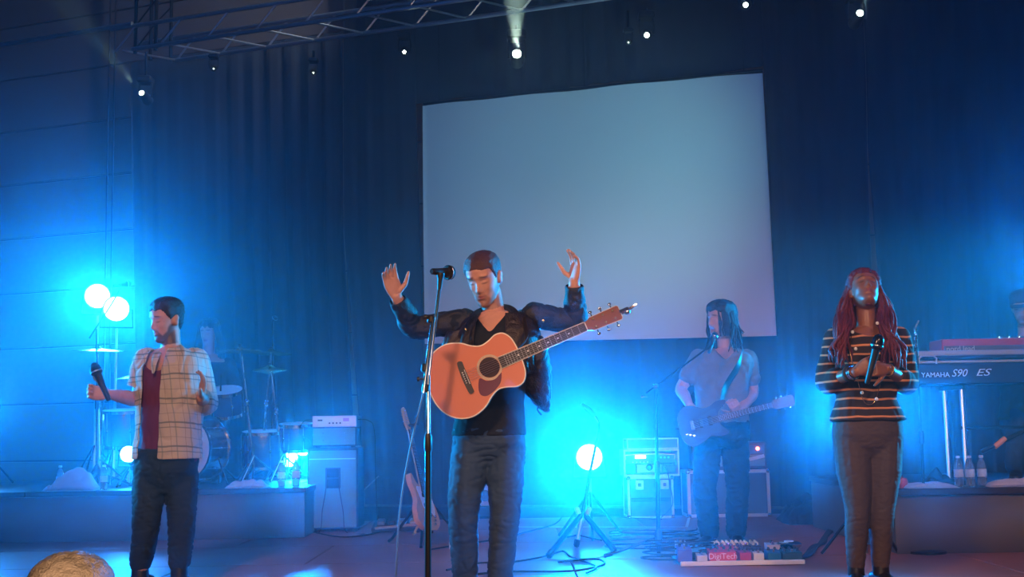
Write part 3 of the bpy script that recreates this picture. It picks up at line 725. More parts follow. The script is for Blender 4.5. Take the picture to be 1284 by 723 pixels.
c = P(157, 537, 10.6); t_ = drum(c, .195, .30, (0, -.1, 1), 'dark floor tom at the left of the drum kit', 6, name='floor_tom'); legs3(t_, c, .195)
c = P(330, 563, 10.9); t_ = drum(c, .19, .30, (0, -.1, 1), 'dark floor tom at the right of the drum kit', 6, name='floor_tom'); legs3(t_, c, .19)
c = P(284, 504, 10.7); t_ = drum(c, .15, .20, (0, -.35, 1), 'small tom mounted above the right side of the bass drum', 6, name='rack_tom')
MB().tube([c + Vector((-.02, .02, -.1)), P(258, 530, 10.6), P(250, 545, 10.55)], .012, 8).build('mounting_arm', chrome, t_)
c = P(222, 502, 10.7); t_ = drum(c, .14, .18, (0, -.35, 1), 'small tom mounted above the bass drum, hidden behind the plaid shirt', 6, name='rack_tom')
MB().tube([c + Vector((.02, .02, -.1)), P(238, 526, 10.6), P(240, 540, 10.55)], .012, 8).build('mounting_arm', chrome, t_)
c = P(372, 548, 11.0); t_ = drum(c, .17, .22, (0, -.1, 1), 'small side tom at the far right of the drum kit, by the bass amplifier', 6, name='floor_tom'); legs3(t_, c, .17)
def cymbal(px, py, d, r, label, tilt=(0, -.06, 1), foot_px=None, hat=False, z0=.4):
    c = P(px, py, d); ax = Vector(tilt).normalized()
    ft = PZ(foot_px if foot_px else px, d, z0); t = thing('cymbal_stand', label, 'cymbal', tuple(ft))
    MB().lathe([(.004, .028), (.02, .026), (.034, .014), (.05, .006), (r * .6, -.002), (r, -.016), (r, -.018), (r * .6, -.005), (.05, .003), (.004, .012)], c, ax, 40).build('cymbal', brass, t)
    if hat: MB().lathe([(.004, -.055), (.05, -.045), (r * .6, -.036), (r, -.022), (r, -.024), (.004, -.058)], c, ax, 40).build('lower_cymbal', brass, t)
    MB().lathe([(.018, .03), (.016, .045), (.006, .05)], c, ax, 10).build('felt', black_rubber, t)
    hub = Vector((ft.x, ft.y, z0 + .24)); m_ = hub + (c - hub) * .5
    MB().tube([hub - Vector((0, 0, .12)), m_], .014, 8).build('lower_tube', chrome, t)
    MB().tube([m_, c + ax * .035], .008, 8).build('upper_tube', chrome, t)
    MB().lathe([(.016, -.03), (.022, -.02), (.022, .02), (.014, .03)], m_, c - hub, 10).build('clutch', chrome, t)
    for a in (.3, 2.4, 4.5): MB().tube([hub, Vector((ft.x + .26 * math.cos(a), ft.y + .26 * math.sin(a), z0 + .015))], .010, 6).build('leg', chrome, t)
    return t
cymbal(122, 438, 10.35, .245, 'large crash cymbal on a stand at the far left of the drum kit', foot_px=125, tilt=(.02, -.05, 1))
cymbal(172, 470, 10.5, .19, 'small bright cymbal just left of the plaid shirt sleeve', foot_px=170, tilt=(-.08, -.1, 1))
cymbal(301, 438, 10.6, .20, 'crash cymbal on a stand right of the drummer', foot_px=318, tilt=(.0, .03, 1))
cymbal(340, 441, 11.0, .19, 'cymbal on a stand, farthest right in the drum kit', foot_px=328, tilt=(.04, .03, 1))
cymbal(338, 461, 10.8, .16, 'pair of hi-hat cymbals low under the farthest right cymbal', foot_px=354, hat=True)
# overhead microphone over the left cymbal and thin upright microphone at right
o1 = PZ(122, 10.15, .4)
oh = tripod_stand('microphone_stand', 'boom microphone stand rising in front of the glowing lamp pair', o1, P(121, 412, 10.15), leg=.28, hub=.14, r=.009)
MB().tube([P(112, 424, 10.15), P(138, 384, 10.15), P(150, 364, 10.15)], .0075, 8).build('boom_arm', black_metal, oh)
dynamic_mic(P(142, 358, 10.1), P(165, 355, 10.2), 'dark overhead microphone silhouetted against the glowing lamp pair')
o2 = PZ(341, 11.25, .4)
oh2 = tripod_stand('microphone_stand', 'thin upright microphone stand above the right cymbals', o2, P(342, 403, 11.25), leg=.24, hub=.14, r=.008)
dynamic_mic(P(341, 404, 11.25), P(346, 397, 11.2), 'tiny overhead microphone above the right cymbals')
o3 = PZ(302, 11.9, .4)
stool = thing('drum_stool', 'round black drum stool beneath the drummer', 'stool', tuple(PZ(262, 11.35, .4)))
c = Vector(stool['_o']); MB().lathe([(.15, .42), (.17, .44), (.17, .49), (.15, .51), (.01, .515)], c, n=24).build('seat', black_plastic, stool)
MB().tube([c + Vector((0, 0, .14)), c + Vector((0, 0, .43))], .018, 10).build('pole', chrome, stool)
for a in (.3, 2.4, 4.5): MB().tube([c + Vector((0, 0, .26)), c + Vector((.24 * math.cos(a), .24 * math.sin(a), .014))], .011, 6).build('leg', chrome, stool)

# ---- bottles
bottle_m = mat('clear bottle plastic', (.75, .85, .95), .08, trans=.85, var=.02); cap_m = mat('white bottle cap', (.7, .7, .72), .4); lab_m = mat('pale bottle label', (.55, .62, .72), .5, var=.3, scale=60)
def bottle(px, d, z0, label, group, h=.205):
    f = PZ(px, d, z0); t = thing('water_bottle', label, 'bottle', tuple(f), group); s_ = h / .205
    MB().lathe([(a * s_, b * s_) for a, b in ((.026, .001), (.031, .006), (.031, .05), (.029, .055), (.031, .06), (.031, .12), (.029, .145), (.016, .18), (.0125, .186), (.0125, .192))], f, n=18).build('bottle', bottle_m, t)
    MB().lathe([(.0313 * s_, .065 * s_), (.0318 * s_, .067 * s_), (.0318 * s_, .113 * s_), (.0313 * s_, .115 * s_)], f, n=18, cap=False).build('paper_label', lab_m, t)
    MB().lathe([(.0145 * s_, .189 * s_), (.0145 * s_, .203 * s_), (.012 * s_, .205 * s_)], f, n=14).build('cap', cap_m, t)
g_ = 'water bottles on the keyboard riser'
bottle(1203, 7.86, .41, 'water bottle on the keyboard riser, left of the three', g_, .20)
bottle(1217, 7.84, .41, 'water bottle on the keyboard riser, middle of the three', g_, .20)
bottle(1232, 7.87, .41, 'water bottle on the keyboard riser, right of the three', g_, .20)
g_ = 'water bottles on the drum riser'
bottle(75, 9.9, .4, 'bright water bottle at the far left behind the crumpled white towel', g_, .20)
bottle(130, 9.85, .4, 'water bottle between the crumpled towel and the plaid shirted singer', g_, .20)
bottle(353, 9.85, .4, 'glowing water bottle right of the pink towel on the drum riser', g_, .21)
bottle(371, 9.90, .4, 'glowing water bottle nearest the bass amplifier', g_, .22)

# ---- towels
def towel(px0, px1, h, d, z0, dep, label, m, seed, lump=1.0):
    a = PZ(px0, d, z0); b = PZ(px1, d, z0); n, k = 46, 22; vs = []
    for i in range(n + 1):
        for j in range(k + 1):
            u = i / n; v = j / k; vs.append((a.x + (b.x - a.x) * u, d + dep * (v - .3), 0))
    p = np.array(vs); q = p.copy(); q[:, 0] *= 13; q[:, 1] *= 11; q += seed * 3.7
    u = (p[:, 0] - a.x) / (b.x - a.x); v = (p[:, 1] - d) / dep + .3
    env = np.clip(np.sin(np.pi * u), 0, 1) ** .45 * np.clip(np.sin(np.pi * np.clip(v, 0, 1)), 0, 1) ** .5
    env *= 1 + (lump - 1) * np.exp(-((u - .62) / .28) ** 2)
    hh = env * h * (.45 + .75 * np.abs(vnoise(q) * 2 - 1) ** .6 + .25 * vnoise(q * 2.3))
    edge = (vnoise(q * .5 + 9) - .5) * .05
    vs = [(x + edge[i] * 1.2, y + edge[-i - 1] * 1.0, z0 + .004 + hh[i]) for i, (x, y, z) in enumerate(vs)]
    top = len(vs); vs += [(x, y, z0 + .001) for x, y, z in vs]; fs = []
    for i in range(n):
        for j in range(k):
            s_ = i * (k + 1) + j; fs.append((s_, s_ + k + 1, s_ + k + 2, s_ + 1)); fs.append((top + s_ + 1, top + s_ + k + 2, top + s_ + k + 1, top + s_))
    for i in range(n):
        for j in (0, k): s_ = i * (k + 1) + j; fs.append((s_, s_ + k + 1, top + s_ + k + 1, top + s_))
    for j in range(k):
        for i in (0, n): s_ = i * (k + 1) + j; fs.append((s_, s_ + 1, top + s_ + 1, top + s_))
    o = MB().add(vs, fs).build('towel', m, ang=0); return tag(o, label, 'towel')
tw = mat('white towel', (.72, .66, .62), .95, bump=.6, bscale=300); tw2 = mat('pinkish towel', (.72, .52, .46), .95, bump=.6, bscale=300)
towel(56, 120, .10, 9.75, .4, .28, 'crumpled white towel heaped on the drum riser at far left', tw, 1, 1.6)
towel(287, 336, .06, 9.72, .4, .24, 'folded pinkish towel lying on the drum riser edge', tw2, 2, 1.2)
towel(1136, 1196, .035, 7.80, .41, .25, 'flat white towel on the keyboard riser left of the bottles', tw, 3)
towel(1240, 1320, .05, 7.80, .41, .25, 'white towel on the keyboard riser right of the bottles', tw, 5)
c = PZ(1131, 7.83, .41)
ap = thing('apple', 'round red apple at the left end of the keyboard riser', 'apple', tuple(c)); MB().lathe([(.006, .008), (.02, .0), (.036, .02), (.039, .042), (.03, .066), (.014, .071), (.003, .062)], c, n=20).build('fruit', mat('red apple skin', (.55, .05, .035), .3), ap)
MB().tube([c + Vector((0, 0, .062)), c + Vector((.006, 0, .085))], .002, 5).build('stem', mat('stem brown', (.1, .05, .02), .8), ap)
b = towel(1158, 1200, .09, 8.05, .41, .2, 'dark crumpled cloth behind the white towel on the keyboard riser', mat('black cloth', (.02, .02, .025), .9), 8); b.name = 'dark_cloth'; b['category'] = 'cloth'

# ---- bass amplifier
cabm = mat('grey speaker cloth', (.14, .17, .13), .9, bump=.3, bscale=500, var=.1); tolex = mat('black tolex', (.02, .02, .022), .6, bump=.4, bscale=300)
dB = 10.15
c, sz = bx(385, 449, 561, 664, dB, .42, z0=.03)
cab = thing('bass_cabinet', 'tall grey-fronted bass speaker cabinet right of the drum riser', 'speaker', (c.x, c.y, 0))
MB().box(c, sz, bev=.012).build('cabinet', tolex, cab, smooth=False)
g = MB().box((c.x, dB - .004, c.z - .006), (sz[0] - .03, .012, sz[2] - .035), bev=.004).build('grille_cloth', cabm, cab, smooth=False)
MB().box((c.x, dB - .011, P(417, 575, dB).z), (sz[0] - .04, .006, .008)).build('trim_strip', steel, g, smooth=False)
c2, s2 = bx(408, 427, 586, 612, dB - .02, .012)
MB().box(c2, (s2[0], .016, s2[2]), bev=.003).build('port_frame', black_plastic, cab, smooth=False)
for k in range(2): MB().box((c2.x, dB - .03, c2.z + (k - .5) * .085), (s2[0] - .03, .01, .07), bev=.004).build('port', mat('deep black', (.005, .005, .005), .9), cab, smooth=False)
for x in (-1, 1):
    for y in (.05, .35): MB().lathe([(.022, 0), (.022, .03)], (c.x + x * (sz[0] / 2 - .05), dB + y, .0), n=10).build('rubber_foot', black_rubber, cab)
top = c.z + sz[2] / 2
c, sz = bx(391, 447, 535, 559, dB + .02, .33, z0=top + .012)
ah = thing('bass_amplifier_head', 'grey amplifier head standing on the tall bass cabinet', 'amplifier', (c.x, c.y, top))
MB().box(c, sz, bev=.008).build('case', tolex, ah, smooth=False)
MB().box((c.x, dB + .014, c.z), (sz[0] - .02, .012, sz[2] - .02), bev=.003).build('front_panel', cabm, ah, smooth=False)
for x in (-.09, .09):
    for z in (-.03, .03): MB().lathe([(.005, 0), (.004, .006)], (c.x + x, dB + .008, c.z + z), (0, -1, 0), 8).build('screw', chrome, ah)
for x in (-1, 1): MB().lathe([(.02, 0), (.02, .014)], (c.x + x * .15, dB + .1, top), n=10).build('rubber_foot', black_rubber, ah)
t2 = c.z + sz[2] / 2
c, sz = bx(392, 447, 521, 534, dB + .02, .28, z0=t2 + .001)
pa = thing('rack_amplifier', 'slim silver-faced unit lying on top of the grey amplifier head', 'amplifier', (c.x, c.y, t2))
MB().box(c, sz, bev=.004).build('case', black_metal, pa, smooth=False)
fp = MB().box((c.x, dB + .014, c.z), (sz[0], .012, sz[2]), bev=.002).build('face_plate', mat('pinkish silver', (.62, .50, .52), .35, .5), pa, smooth=False)
MB().box((c.x - .12, dB + .006, c.z + .01), (.04, .006, .014)).build('switch', black_plastic, pa, smooth=False)
MB().box((c.x + .10, dB + .006, c.z + .012), (.05, .006, .028)).build('display', mat('violet display', (.25, .1, .3), .3, emit=(.5, .2, .6), estr=.3), pa, smooth=False)
for k in range(4): MB().lathe([(.008, 0), (.007, .012)], (c.x - .04 + .03 * k, dB + .008, c.z - .015), (0, -1, 0), 10).build('knob', black_plastic, pa)
def cable(label, pts, r=.0055, m=None, name='cable', n=8):
    o = MB().tube(smooth_path(pts, n), r, 6).build(name, m or black_rubber); return tag(o, label, 'cable')
x0 = c.x + sz[0] / 2
cable('thin cable looping out of the right side of the silver-faced unit', [Vector((x0 + .002, dB + .1, t2 + .06)), Vector((x0 + .09, dB + .1, t2 + .05)), Vector((x0 + .14, dB + .12, t2 - .04)), Vector((x0 + .13, dB + .3, t2 - .5)), Vector((x0 + .12, dB + .5, .01))], .004)
x1 = c.x - sz[0] / 2
cable('thin cable looping out of the left side of the silver-faced unit', [Vector((x1 - .002, dB + .1, t2 + .07)), Vector((x1 - .09, dB + .1, t2 + .05)), Vector((x1 - .12, dB + .1, t2 - .05)), Vector((x1 - .06, dB + .44, t2 - .20)), Vector((x1 - .04, dB + .5, .01))], .004)
for q in (-1, 1): cable('thin cable running down the %s half of the bass cabinet front' % ('left' if q < 0 else 'right'), [P(417 + q * 8, 611, dB - .03), P(417 + q * 13, 640, dB - .025), PZ(417 + q * 17, dB - .03, .008), PZ(417 + q * 40, dB - .25, .006)], .0035)

# ---- flight cases and rack at centre right
case_m = mat('blue grey case laminate', (.07, .085, .09), .5, var=.1); edge_al = mat('case edging', (.66, .62, .55), .35, .6)
def flight_case(name, label, c, sz, cat='case', latches=(), corner=True, e=.022):
    c = Vector(c); t = thing(name, label, cat, (c.x, c.y, c.z - sz[2] / 2)); hx, hy, hz = sz[0] / 2, sz[1] / 2, sz[2] / 2
    MB().box(c, (sz[0] - .012, sz[1] - .012, sz[2] - .012), bev=.004).build('panels', case_m, t, smooth=False)
    for x in (-1, 1):
        for y in (-1, 1): MB().box(c + Vector((x * (hx - e / 2), y * (hy - e / 2), 0)), (e, e, sz[2]), bev=.003).build('edge_strip', edge_al, t, smooth=False)
        for z in (-1, 1): MB().box(c + Vector((x * (hx - e / 2), 0, z * (hz - e / 2))), (e, sz[1] - 2 * e, e), bev=.003).build('edge_strip', edge_al, t, smooth=False)
    for y in (-1, 1):
        for z in (-1, 1): MB().box(c + Vector((0, y * (hy - e / 2), z * (hz - e / 2))), (sz[0] - 2 * e, e, e), bev=.003).build('edge_strip', edge_al, t, smooth=False)
    if corner:
        for x in (-1, 1):
            for z in (-1, 1): MB().ellipsoid(c + Vector((x * (hx - .012), -hy + .012, z * (hz - .012))), .024, .024, .024, None, 10, 7).build('ball_corner', chrome, t)
    for lx in latches:
        l = MB().box(c + Vector((lx, -hy - .004, hz - .075)), (.075, .012, .085), bev=.004).build('latch', edge_al, t, smooth=False)
        MB().box(c + Vector((lx, -hy - .012, hz - .075)), (.03, .01, .03), bev=.003).build('latch_wing', chrome, l, smooth=False)
    return t, c, sz
dK = 11.1
c, sz = bx(787, 845, 597, 646, dK, .45, z0=.0)
fc1, c1, s1 = flight_case('flight_case', 'flight case with two latches under the rack with the red display', c, sz, latches=(-.10, .13))
MB().box(c1 + Vector((0, -s1[1] / 2 - .004, -.02)), (s1[0] - .06, .01, .035), bev=.003).build('strap', black_rubber, fc1, smooth=False)
zt = s1[2]
c, sz = bx(782, 852, 563, 596, dK, .45, z0=zt)
rc = thing('rack_case', 'open equipment rack with a glowing red display left of the rear guitarist', 'case', (c.x, c.y, zt)); hx, hz_ = sz[0] / 2, sz[2] / 2
for z in (-1, 1): MB().box(c + Vector((0, 0, z * (hz_ - .009))), (sz[0], sz[1], .018), bev=.003).build('shell_panel', edge_al, rc, smooth=False)
for x in (-1, 1): MB().box(c + Vector((x * (hx - .009), 0, 0)), (.018, sz[1], sz[2] - .036), bev=.003).build('shell_panel', edge_al, rc, smooth=False)
MB().box(c + Vector((0, .2, 0)), (sz[0] - .036, .02, sz[2] - .036)).build('back_panel', case_m, rc, smooth=False)
u1 = MB().box(c + Vector((0, .03, .035)), (sz[0] - .045, .3, .095), bev=.006).build('rack_unit', case_m, rc, smooth=False)
orange_e = mat('orange lit trim', (.5, .12, .05), .4, emit=(1, .22, .06), estr=.35)
MB().tube([c + Vector((-hx + .03, -.125, .03)), c + Vector((-hx + .028, -.125, .07)), c + Vector((-.12, -.125, .078)), c + Vector((.12, -.125, .078)), c + Vector((hx - .028, -.125, .07)), c + Vector((hx - .03, -.125, .03))], .004, 6).build('orange_trim', orange_e, u1)
MB().box(c + Vector((-.09, -.125, .052)), (.10, .008, .028)).build('display', mat('red display', (.6, .1, .05), .3, emit=(1, .18, .08), estr=3.5), u1, smooth=False)
for k in range(8): MB().lathe([(.006, 0), (.005, .01)], c + Vector((-.16 + .034 * k, -.12, .005)), (0, -1, 0), 8).build('knob', orange_e if k < 5 else black_plastic, u1)
for k in range(3): MB().lathe([(.010, 0), (.008, .012)], c + Vector((.10 + .035 * k, -.12, .045)), (0, -1, 0), 10).build('knob', mat('green knob', (.1, .35, .2), .4), u1)
MB().box(c + Vector((-.01, -.10, -.055)), (.23, .03, .075), bev=.004).build('pale_drawer', mat('pale panel', (.5, .45, .42), .5), rc, smooth=False)
for x in (-.185, .175): MB().box(c + Vector((x, -.06, -.055)), (.12, .05, .075)).build('dark_unit', case_m, rc, smooth=False)
MB().lathe([(.03, 0), (.02, .012)], c + Vector((-.01, -.115, -.045)), (0, -1, 0), 14).build('cable_hole', black_plastic, rc)
z2 = zt + sz[2]
c, sz = bx(786, 851, 549, 563, dK + .05, .4, z0=z2 + .001)
lid, _, _ = flight_case('case_lid', 'pale lid lying on top of the rack with the red display', c, sz, corner=False, e=.012)
cable('cable hanging from the rack with the red display down over the latched case', [Vector((c1.x + .15, dK + .13, zt + .10)), Vector((c1.x + .16, dK - .04, zt + .02)), Vector((c1.x + .18, dK - .03, zt - .1)), Vector((c1.x + .19, dK - .035, .12)), Vector((c1.x + .08, dK - .06, .01))], .004)
c, sz = bx(862, 966, 589, 647, dK, .42, z0=.0)
fc2, c3, s3 = flight_case('flight_case', 'wide flight case with bright silver edges behind the rear guitarist', c, sz, e=.03)
zz = s3[2]
c, sz = bx(868, 962, 554, 588, dK + .05, .28, z0=zz + .001)
ga = thing('guitar_amplifier', 'guitar amplifier with a glowing red lamp on the wide silver-edged case', 'amplifier', (c.x, c.y, zz))
MB().box(c, sz, bev=.015).build('cabinet', mat('brown tolex', (.10, .055, .05), .6), ga, smooth=False)
MB().box(c + Vector((0, -.138, .055)), (sz[0] - .05, .012, .075), bev=.003).build('control_panel', mat('dark control panel', (.05, .06, .08), .4), ga, smooth=False)
MB().box(c + Vector((0, -.138, -.045)), (sz[0] - .05, .012, .10), bev=.003).build('grille_cloth', mat('olive grille cloth', (.24, .26, .18), .9), ga, smooth=False)
MB().box(c + Vector((.2, -.147, -.03)), (.24, .01, .03), Matrix.Rotation(-.22, 3, 'Y')).build('cream_strip', edge_al, ga, smooth=False)
MB().lathe([(.016, 0), (.014, .012), (.004, .018)], P(950, 562, dK + .04), (0, -1, 0), 12).build('pilot_lamp', mat('red jewel lamp', (.9, .1, .05), .2, emit=(1, .12, .06), estr=22), ga)
for k in range(6): MB().lathe([(.010, 0), (.009, .016)], c + Vector((-.28 + .07 * k, -.144, .055)), (0, -1, 0), 10).build('knob', chrome, ga)
# small pale speaker seen between the centre singer's legs
c, sz = bx(597, 619, 608, 634, 11.6, .25)
bs = thing('small_speaker', 'small pale box with a dark round opening seen between the centre singer\'s legs', 'speaker', (c.x, c.y, 0))
MB().box(c, sz, bev=.008).build('cabinet', mat('pale blue grey box', (.35, .42, .45), .6), bs, smooth=False)
MB().lathe([(.055, 0), (.05, -.012), (.01, -.02)], (c.x, 11.596, c.z), (0, -1, 0), 20).build('speaker_cone', black_plastic, bs)
MB().box((c.x, c.y, (c.z - sz[2] / 2) / 2), (.5, .3, c.z - sz[2] / 2 - .002), bev=.01).build('plinth', tolex, bs, smooth=False)
# ================================================================== people
def V(*a): return Vector(a)
HT = np.array([  # z, half width, front, back
 (-.124, .004, .060, .030), (-.121, .020, .078, .010), (-.112, .034, .087, -.005), (-.095, .045, .090, -.035), (-.070, .055, .090, -.062), (-.040, .063, .090, -.080),
 (.000, .070, .091, -.093), (.030, .073, .093, -.099), (.060, .072, .088, -.097), (.085, .063, .073, -.084), (.102, .046, .050, -.062), (.112, .026, .024, -.036), (.117, .004, .002, -.012)])
FACE = [  # amplitude, x, z, sx, sz   (mirrored when x>0)
 (.017, 0, -.030, .010, .013), (.012, 0, -.012, .008, .018), (.008, .012, -.036, .006, .006), (.006, .030, .030, .020, .007), (-.010, .031, .010, .015, .011), (.007, .031, .006, .010, .007),
 (.005, .046, -.026, .016, .016), (.007, 0, -.057, .017, .005), (.007, 0, -.070, .014, .005), (-.006, 0, -.0635, .018, .0022), (-.005, 0, -.083, .018, .006), (.007, 0, -.103, .016, .011), (-.004, .050, -.062, .014, .016)]
def head_grid(C, R, s, inflate=None, face=True, nz=64, na=80, mouth=0.0):
    zs = np.concatenate([np.linspace(-.124, .09, nz - 14), .09 + .027 * np.sin(np.linspace(0, np.pi / 2, 15))[1:]])
    vs = []
    for z in zs:
        hw, fr, bk = (np.interp(z, HT[:, 0], HT[:, k]) for k in (1, 2, 3)); cy = (fr + bk) / 2; ry = (fr - bk) / 2
        for j in range(na):
            a = 2 * math.pi * j / na; ca, sa = math.cos(a), math.sin(a); e = 2 / 2.25
            x = hw * math.copysign(abs(ca) ** e, ca); y = cy + ry * math.copysign(abs(sa) ** e, sa)
            if face and sa > 0:
                for A, fx, fz, sx, sz in FACE:
                    for m in ((1, -1) if fx else (1,)):
                        y += A * 1.15 * math.exp(-((x - m * fx) / sx) ** 2 - ((z - fz) / sz) ** 2) * min(1, sa * 2)
                if mouth: y -= mouth * .03 * math.exp(-(x / .016) ** 2 - ((z + .066) / .010) ** 2)
            if inflate:
                ang = abs(math.degrees(math.atan2(x, y)))      # 0 at the front
                k = inflate(x, y, z, ang); n = Vector((x / (hw + 1e-4) ** 1, (y - cy) / ry, max(0, (z - .03)) * 12)); n.normalize()
                x += n.x * k; y += n.y * k; zz = z + n.z * k
            else: zz = z
            vs.append(C + R @ Vector((x, y, zz)) * s)
    n = na; rows = len(zs); fs = []
    for i in range(rows - 1):
        for j in range(n): k = (j + 1) % n; fs.append((i * n + j, i * n + k, (i + 1) * n + k, (i + 1) * n + j))
    a = sum((vs[j] for j in range(n)), Vector()) / n; b = sum((vs[(rows - 1) * n + j] for j in range(n)), Vector()) / n
    ia = len(vs); vs += [a, b]
    for j in range(n): k = (j + 1) % n; fs.append((ia, k, j)); fs.append((ia + 1, (rows - 1) * n + j, (rows - 1) * n + k))
    return vs, fs
def head_rot(yaw, pitch, roll=0):
    """yaw>0 turns the face to the photo's left, pitch>0 looks down"""
    y, p = math.radians(yaw), math.radians(pitch)
    f = Vector((-math.sin(y) * math.cos(p), -math.cos(y) * math.cos(p), -math.sin(p))); r = Vector((-math.cos(y), math.sin(y), 0))
    u = r.cross(f).normalized(); M = Matrix((r, f, u)).transposed()
    return M @ Matrix.Rotation(math.radians(roll), 3, 'Y')
def ering(c, r, f, rx, ry, n=28, e=2.5):
    out = []
    for j in range(n):
        a = 2 * math.pi * j / n; ca, sa = math.cos(a), math.sin(a)
        out.append(c + r * (rx * math.copysign(abs(ca) ** (2 / e), ca)) + f * (ry * math.copysign(abs(sa) ** (2 / e), sa)))
    return out
def voxel(mb, vox, it=2, fac=.5):
    me = bpy.data.meshes.new('tmp'); me.from_pydata([tuple(v) for v in mb.v], [], mb.f)
    o = bpy.data.objects.new('tmp', me); col.objects.link(o)
    r = o.modifiers.new('r', 'REMESH'); r.mode = 'VOXEL'; r.voxel_size = vox; r.adaptivity = 0
    if it: s_ = o.modifiers.new('s', 'SMOOTH'); s_.factor = fac; s_.iterations = it
    dg = bpy.context.evaluated_depsgraph_get(); dg.update()
    out = bpy.data.meshes.new_from_object(o.evaluated_get(dg)); bpy.data.objects.remove(o); bpy.data.meshes.remove(me)
    return out
def coords(me):
    a = np.empty(len(me.vertices) * 3, 'f'); me.vertices.foreach_get('co', a); return a.reshape(-1, 3).astype(float)
def normals(me):
    a = np.empty(len(me.vertices) * 3, 'f'); me.vertices.foreach_get('normal', a); return a.reshape(-1, 3).astype(float)
def finish(me, name, m, parent, cut=None, folds=0.0, fscale=14, stretch=(1, 1, 1), solid=0.0, colfn=None, seed=0, extra=None):
    co = coords(me)
    if folds:
        nn = normals(me); q = co * np.array(stretch) * fscale * 1.5 + seed * 5.3; folds = folds * .6
        f = np.abs(vnoise(q + 1.5 * (vnoise(q * .5)[:, None] - .5)) * 2 - 1); g = vnoise(q * 2.1 + 7)
        co = co + nn * (folds * (1 - 2.2 * np.clip(1 - f * 2.2, 0, 1) * .5 - .4 * g))[:, None]
        me.vertices.foreach_set('co', co.astype('f').ravel())
    if cut is not None:
        mask = cut(co); import bmesh
        bm = bmesh.new(); bm.from_mesh(me); bm.verts.ensure_lookup_table()
        bmesh.ops.delete(bm, geom=[bm.verts[i] for i in np.nonzero(mask)[0]], context='VERTS')
        for _ in range(10):
            new = {}
            for v in bm.verts:
                nb_ = [e.other_vert(v) for e in v.link_edges if e.is_boundary]
                if len(nb_) == 2: new[v] = v.co * .4 + (nb_[0].co + nb_[1].co) * .3
            for v, c_ in new.items(): v.co = c_
        bm.to_mesh(me); bm.free(); co = coords(me)
    if colfn is not None:
        c = colfn(co); at = me.color_attributes.new('col', 'FLOAT_COLOR', 'POINT'); at.data.foreach_set('color', np.hstack([c, np.ones((len(c), 1))]).astype('f').ravel())
    L = np.array(parent['_o']); me.vertices.foreach_set('co', (co - L).astype('f').ravel()); me.update()
    me.materials.clear(); me.materials.append(m); me.name = name
    o = link(name, me, parent, True, 0)
    if solid: s_ = o.modifiers.new('thickness', 'SOLIDIFY'); s_.thickness = solid; s_.offset = -1
    return o
def hand(mb, w, d, pn, ts, s=1.0, curls=(20, 20, 22, 26), spread=5, thumb=(.55, .8, .25), tcurl=20):
    """w wrist, d direction of the fingers, pn direction the palm faces, ts +1/-1 thumb side"""
    d = Vector(d).normalized(); pn = Vector(pn); pn = (pn - d * pn.dot(d)).normalized(); sd = d.cross(pn).normalized() * ts
    w = Vector(w)
    mb.loft([ering(w + d * (x * s), sd, pn, a * s, b * s, 16, 2.6) for x, a, b in ((-.02, .026, .019), (.0, .027, .018), (.03, .037, .017), (.06, .042, .016), (.088, .041, .013), (.096, .036, .009))])
    for i, (o_, L, c) in enumerate(zip((.032, .011, -.010, -.030), (.074, .082, .076, .060), curls)):
        p = w + d * (.086 * s) + sd * (o_ * s); ang = math.radians(spread * (1.5 - i)); dd = (d * math.cos(ang) + sd * math.sin(ang)).normalized(); ax = dd.cross(pn)
        pts = [p]; acc = 0
        for k, fr in enumerate((.46, .30, .24)):
            acc += c * (.7 if k == 0 else 1.0); v = dd * math.cos(math.radians(acc)) + pn * math.sin(math.radians(acc)); pts.append(pts[-1] + v * (L * fr * s * 1.05))
        mb.tube(pts, [.0098 * s, .0090 * s, .0082 * s, .0066 * s], 10, round_=True)
    p = w + d * (.022 * s) + sd * (.022 * s) + pn * (.004 * s); v1 = (d * thumb[0] + sd * thumb[1] + pn * thumb[2]).normalized(); v2 = (v1 * math.cos(math.radians(tcurl)) + d * math.sin(math.radians(tcurl))).normalized()
    mb.tube([p, p + v1 * .045 * s, p + v1 * .045 * s + v2 * .032 * s, p + v1 * .045 * s + v2 * .058 * s], [.015 * s, .0125 * s, .0105 * s, .008 * s], 10, round_=True)
def ears(mb, C, R, s):
    for q in (-1, 1):
        Re = R @ Matrix.Rotation(math.radians(18 * q), 3, 'Z')
        mb.ellipsoid(C + R @ V(q * .074, -.006, -.008) * s, .009 * s, .018 * s, .032 * s, Re, 12, 8)
        mb.ellipsoid(C + R @ V(q * .079, -.011, .006) * s, .007 * s, .016 * s, .020 * s, Re, 12, 8)
def smst(x, a, b): t = np.clip((x - a) / (b - a), 0, 1); return t * t * (3 - 2 * t)
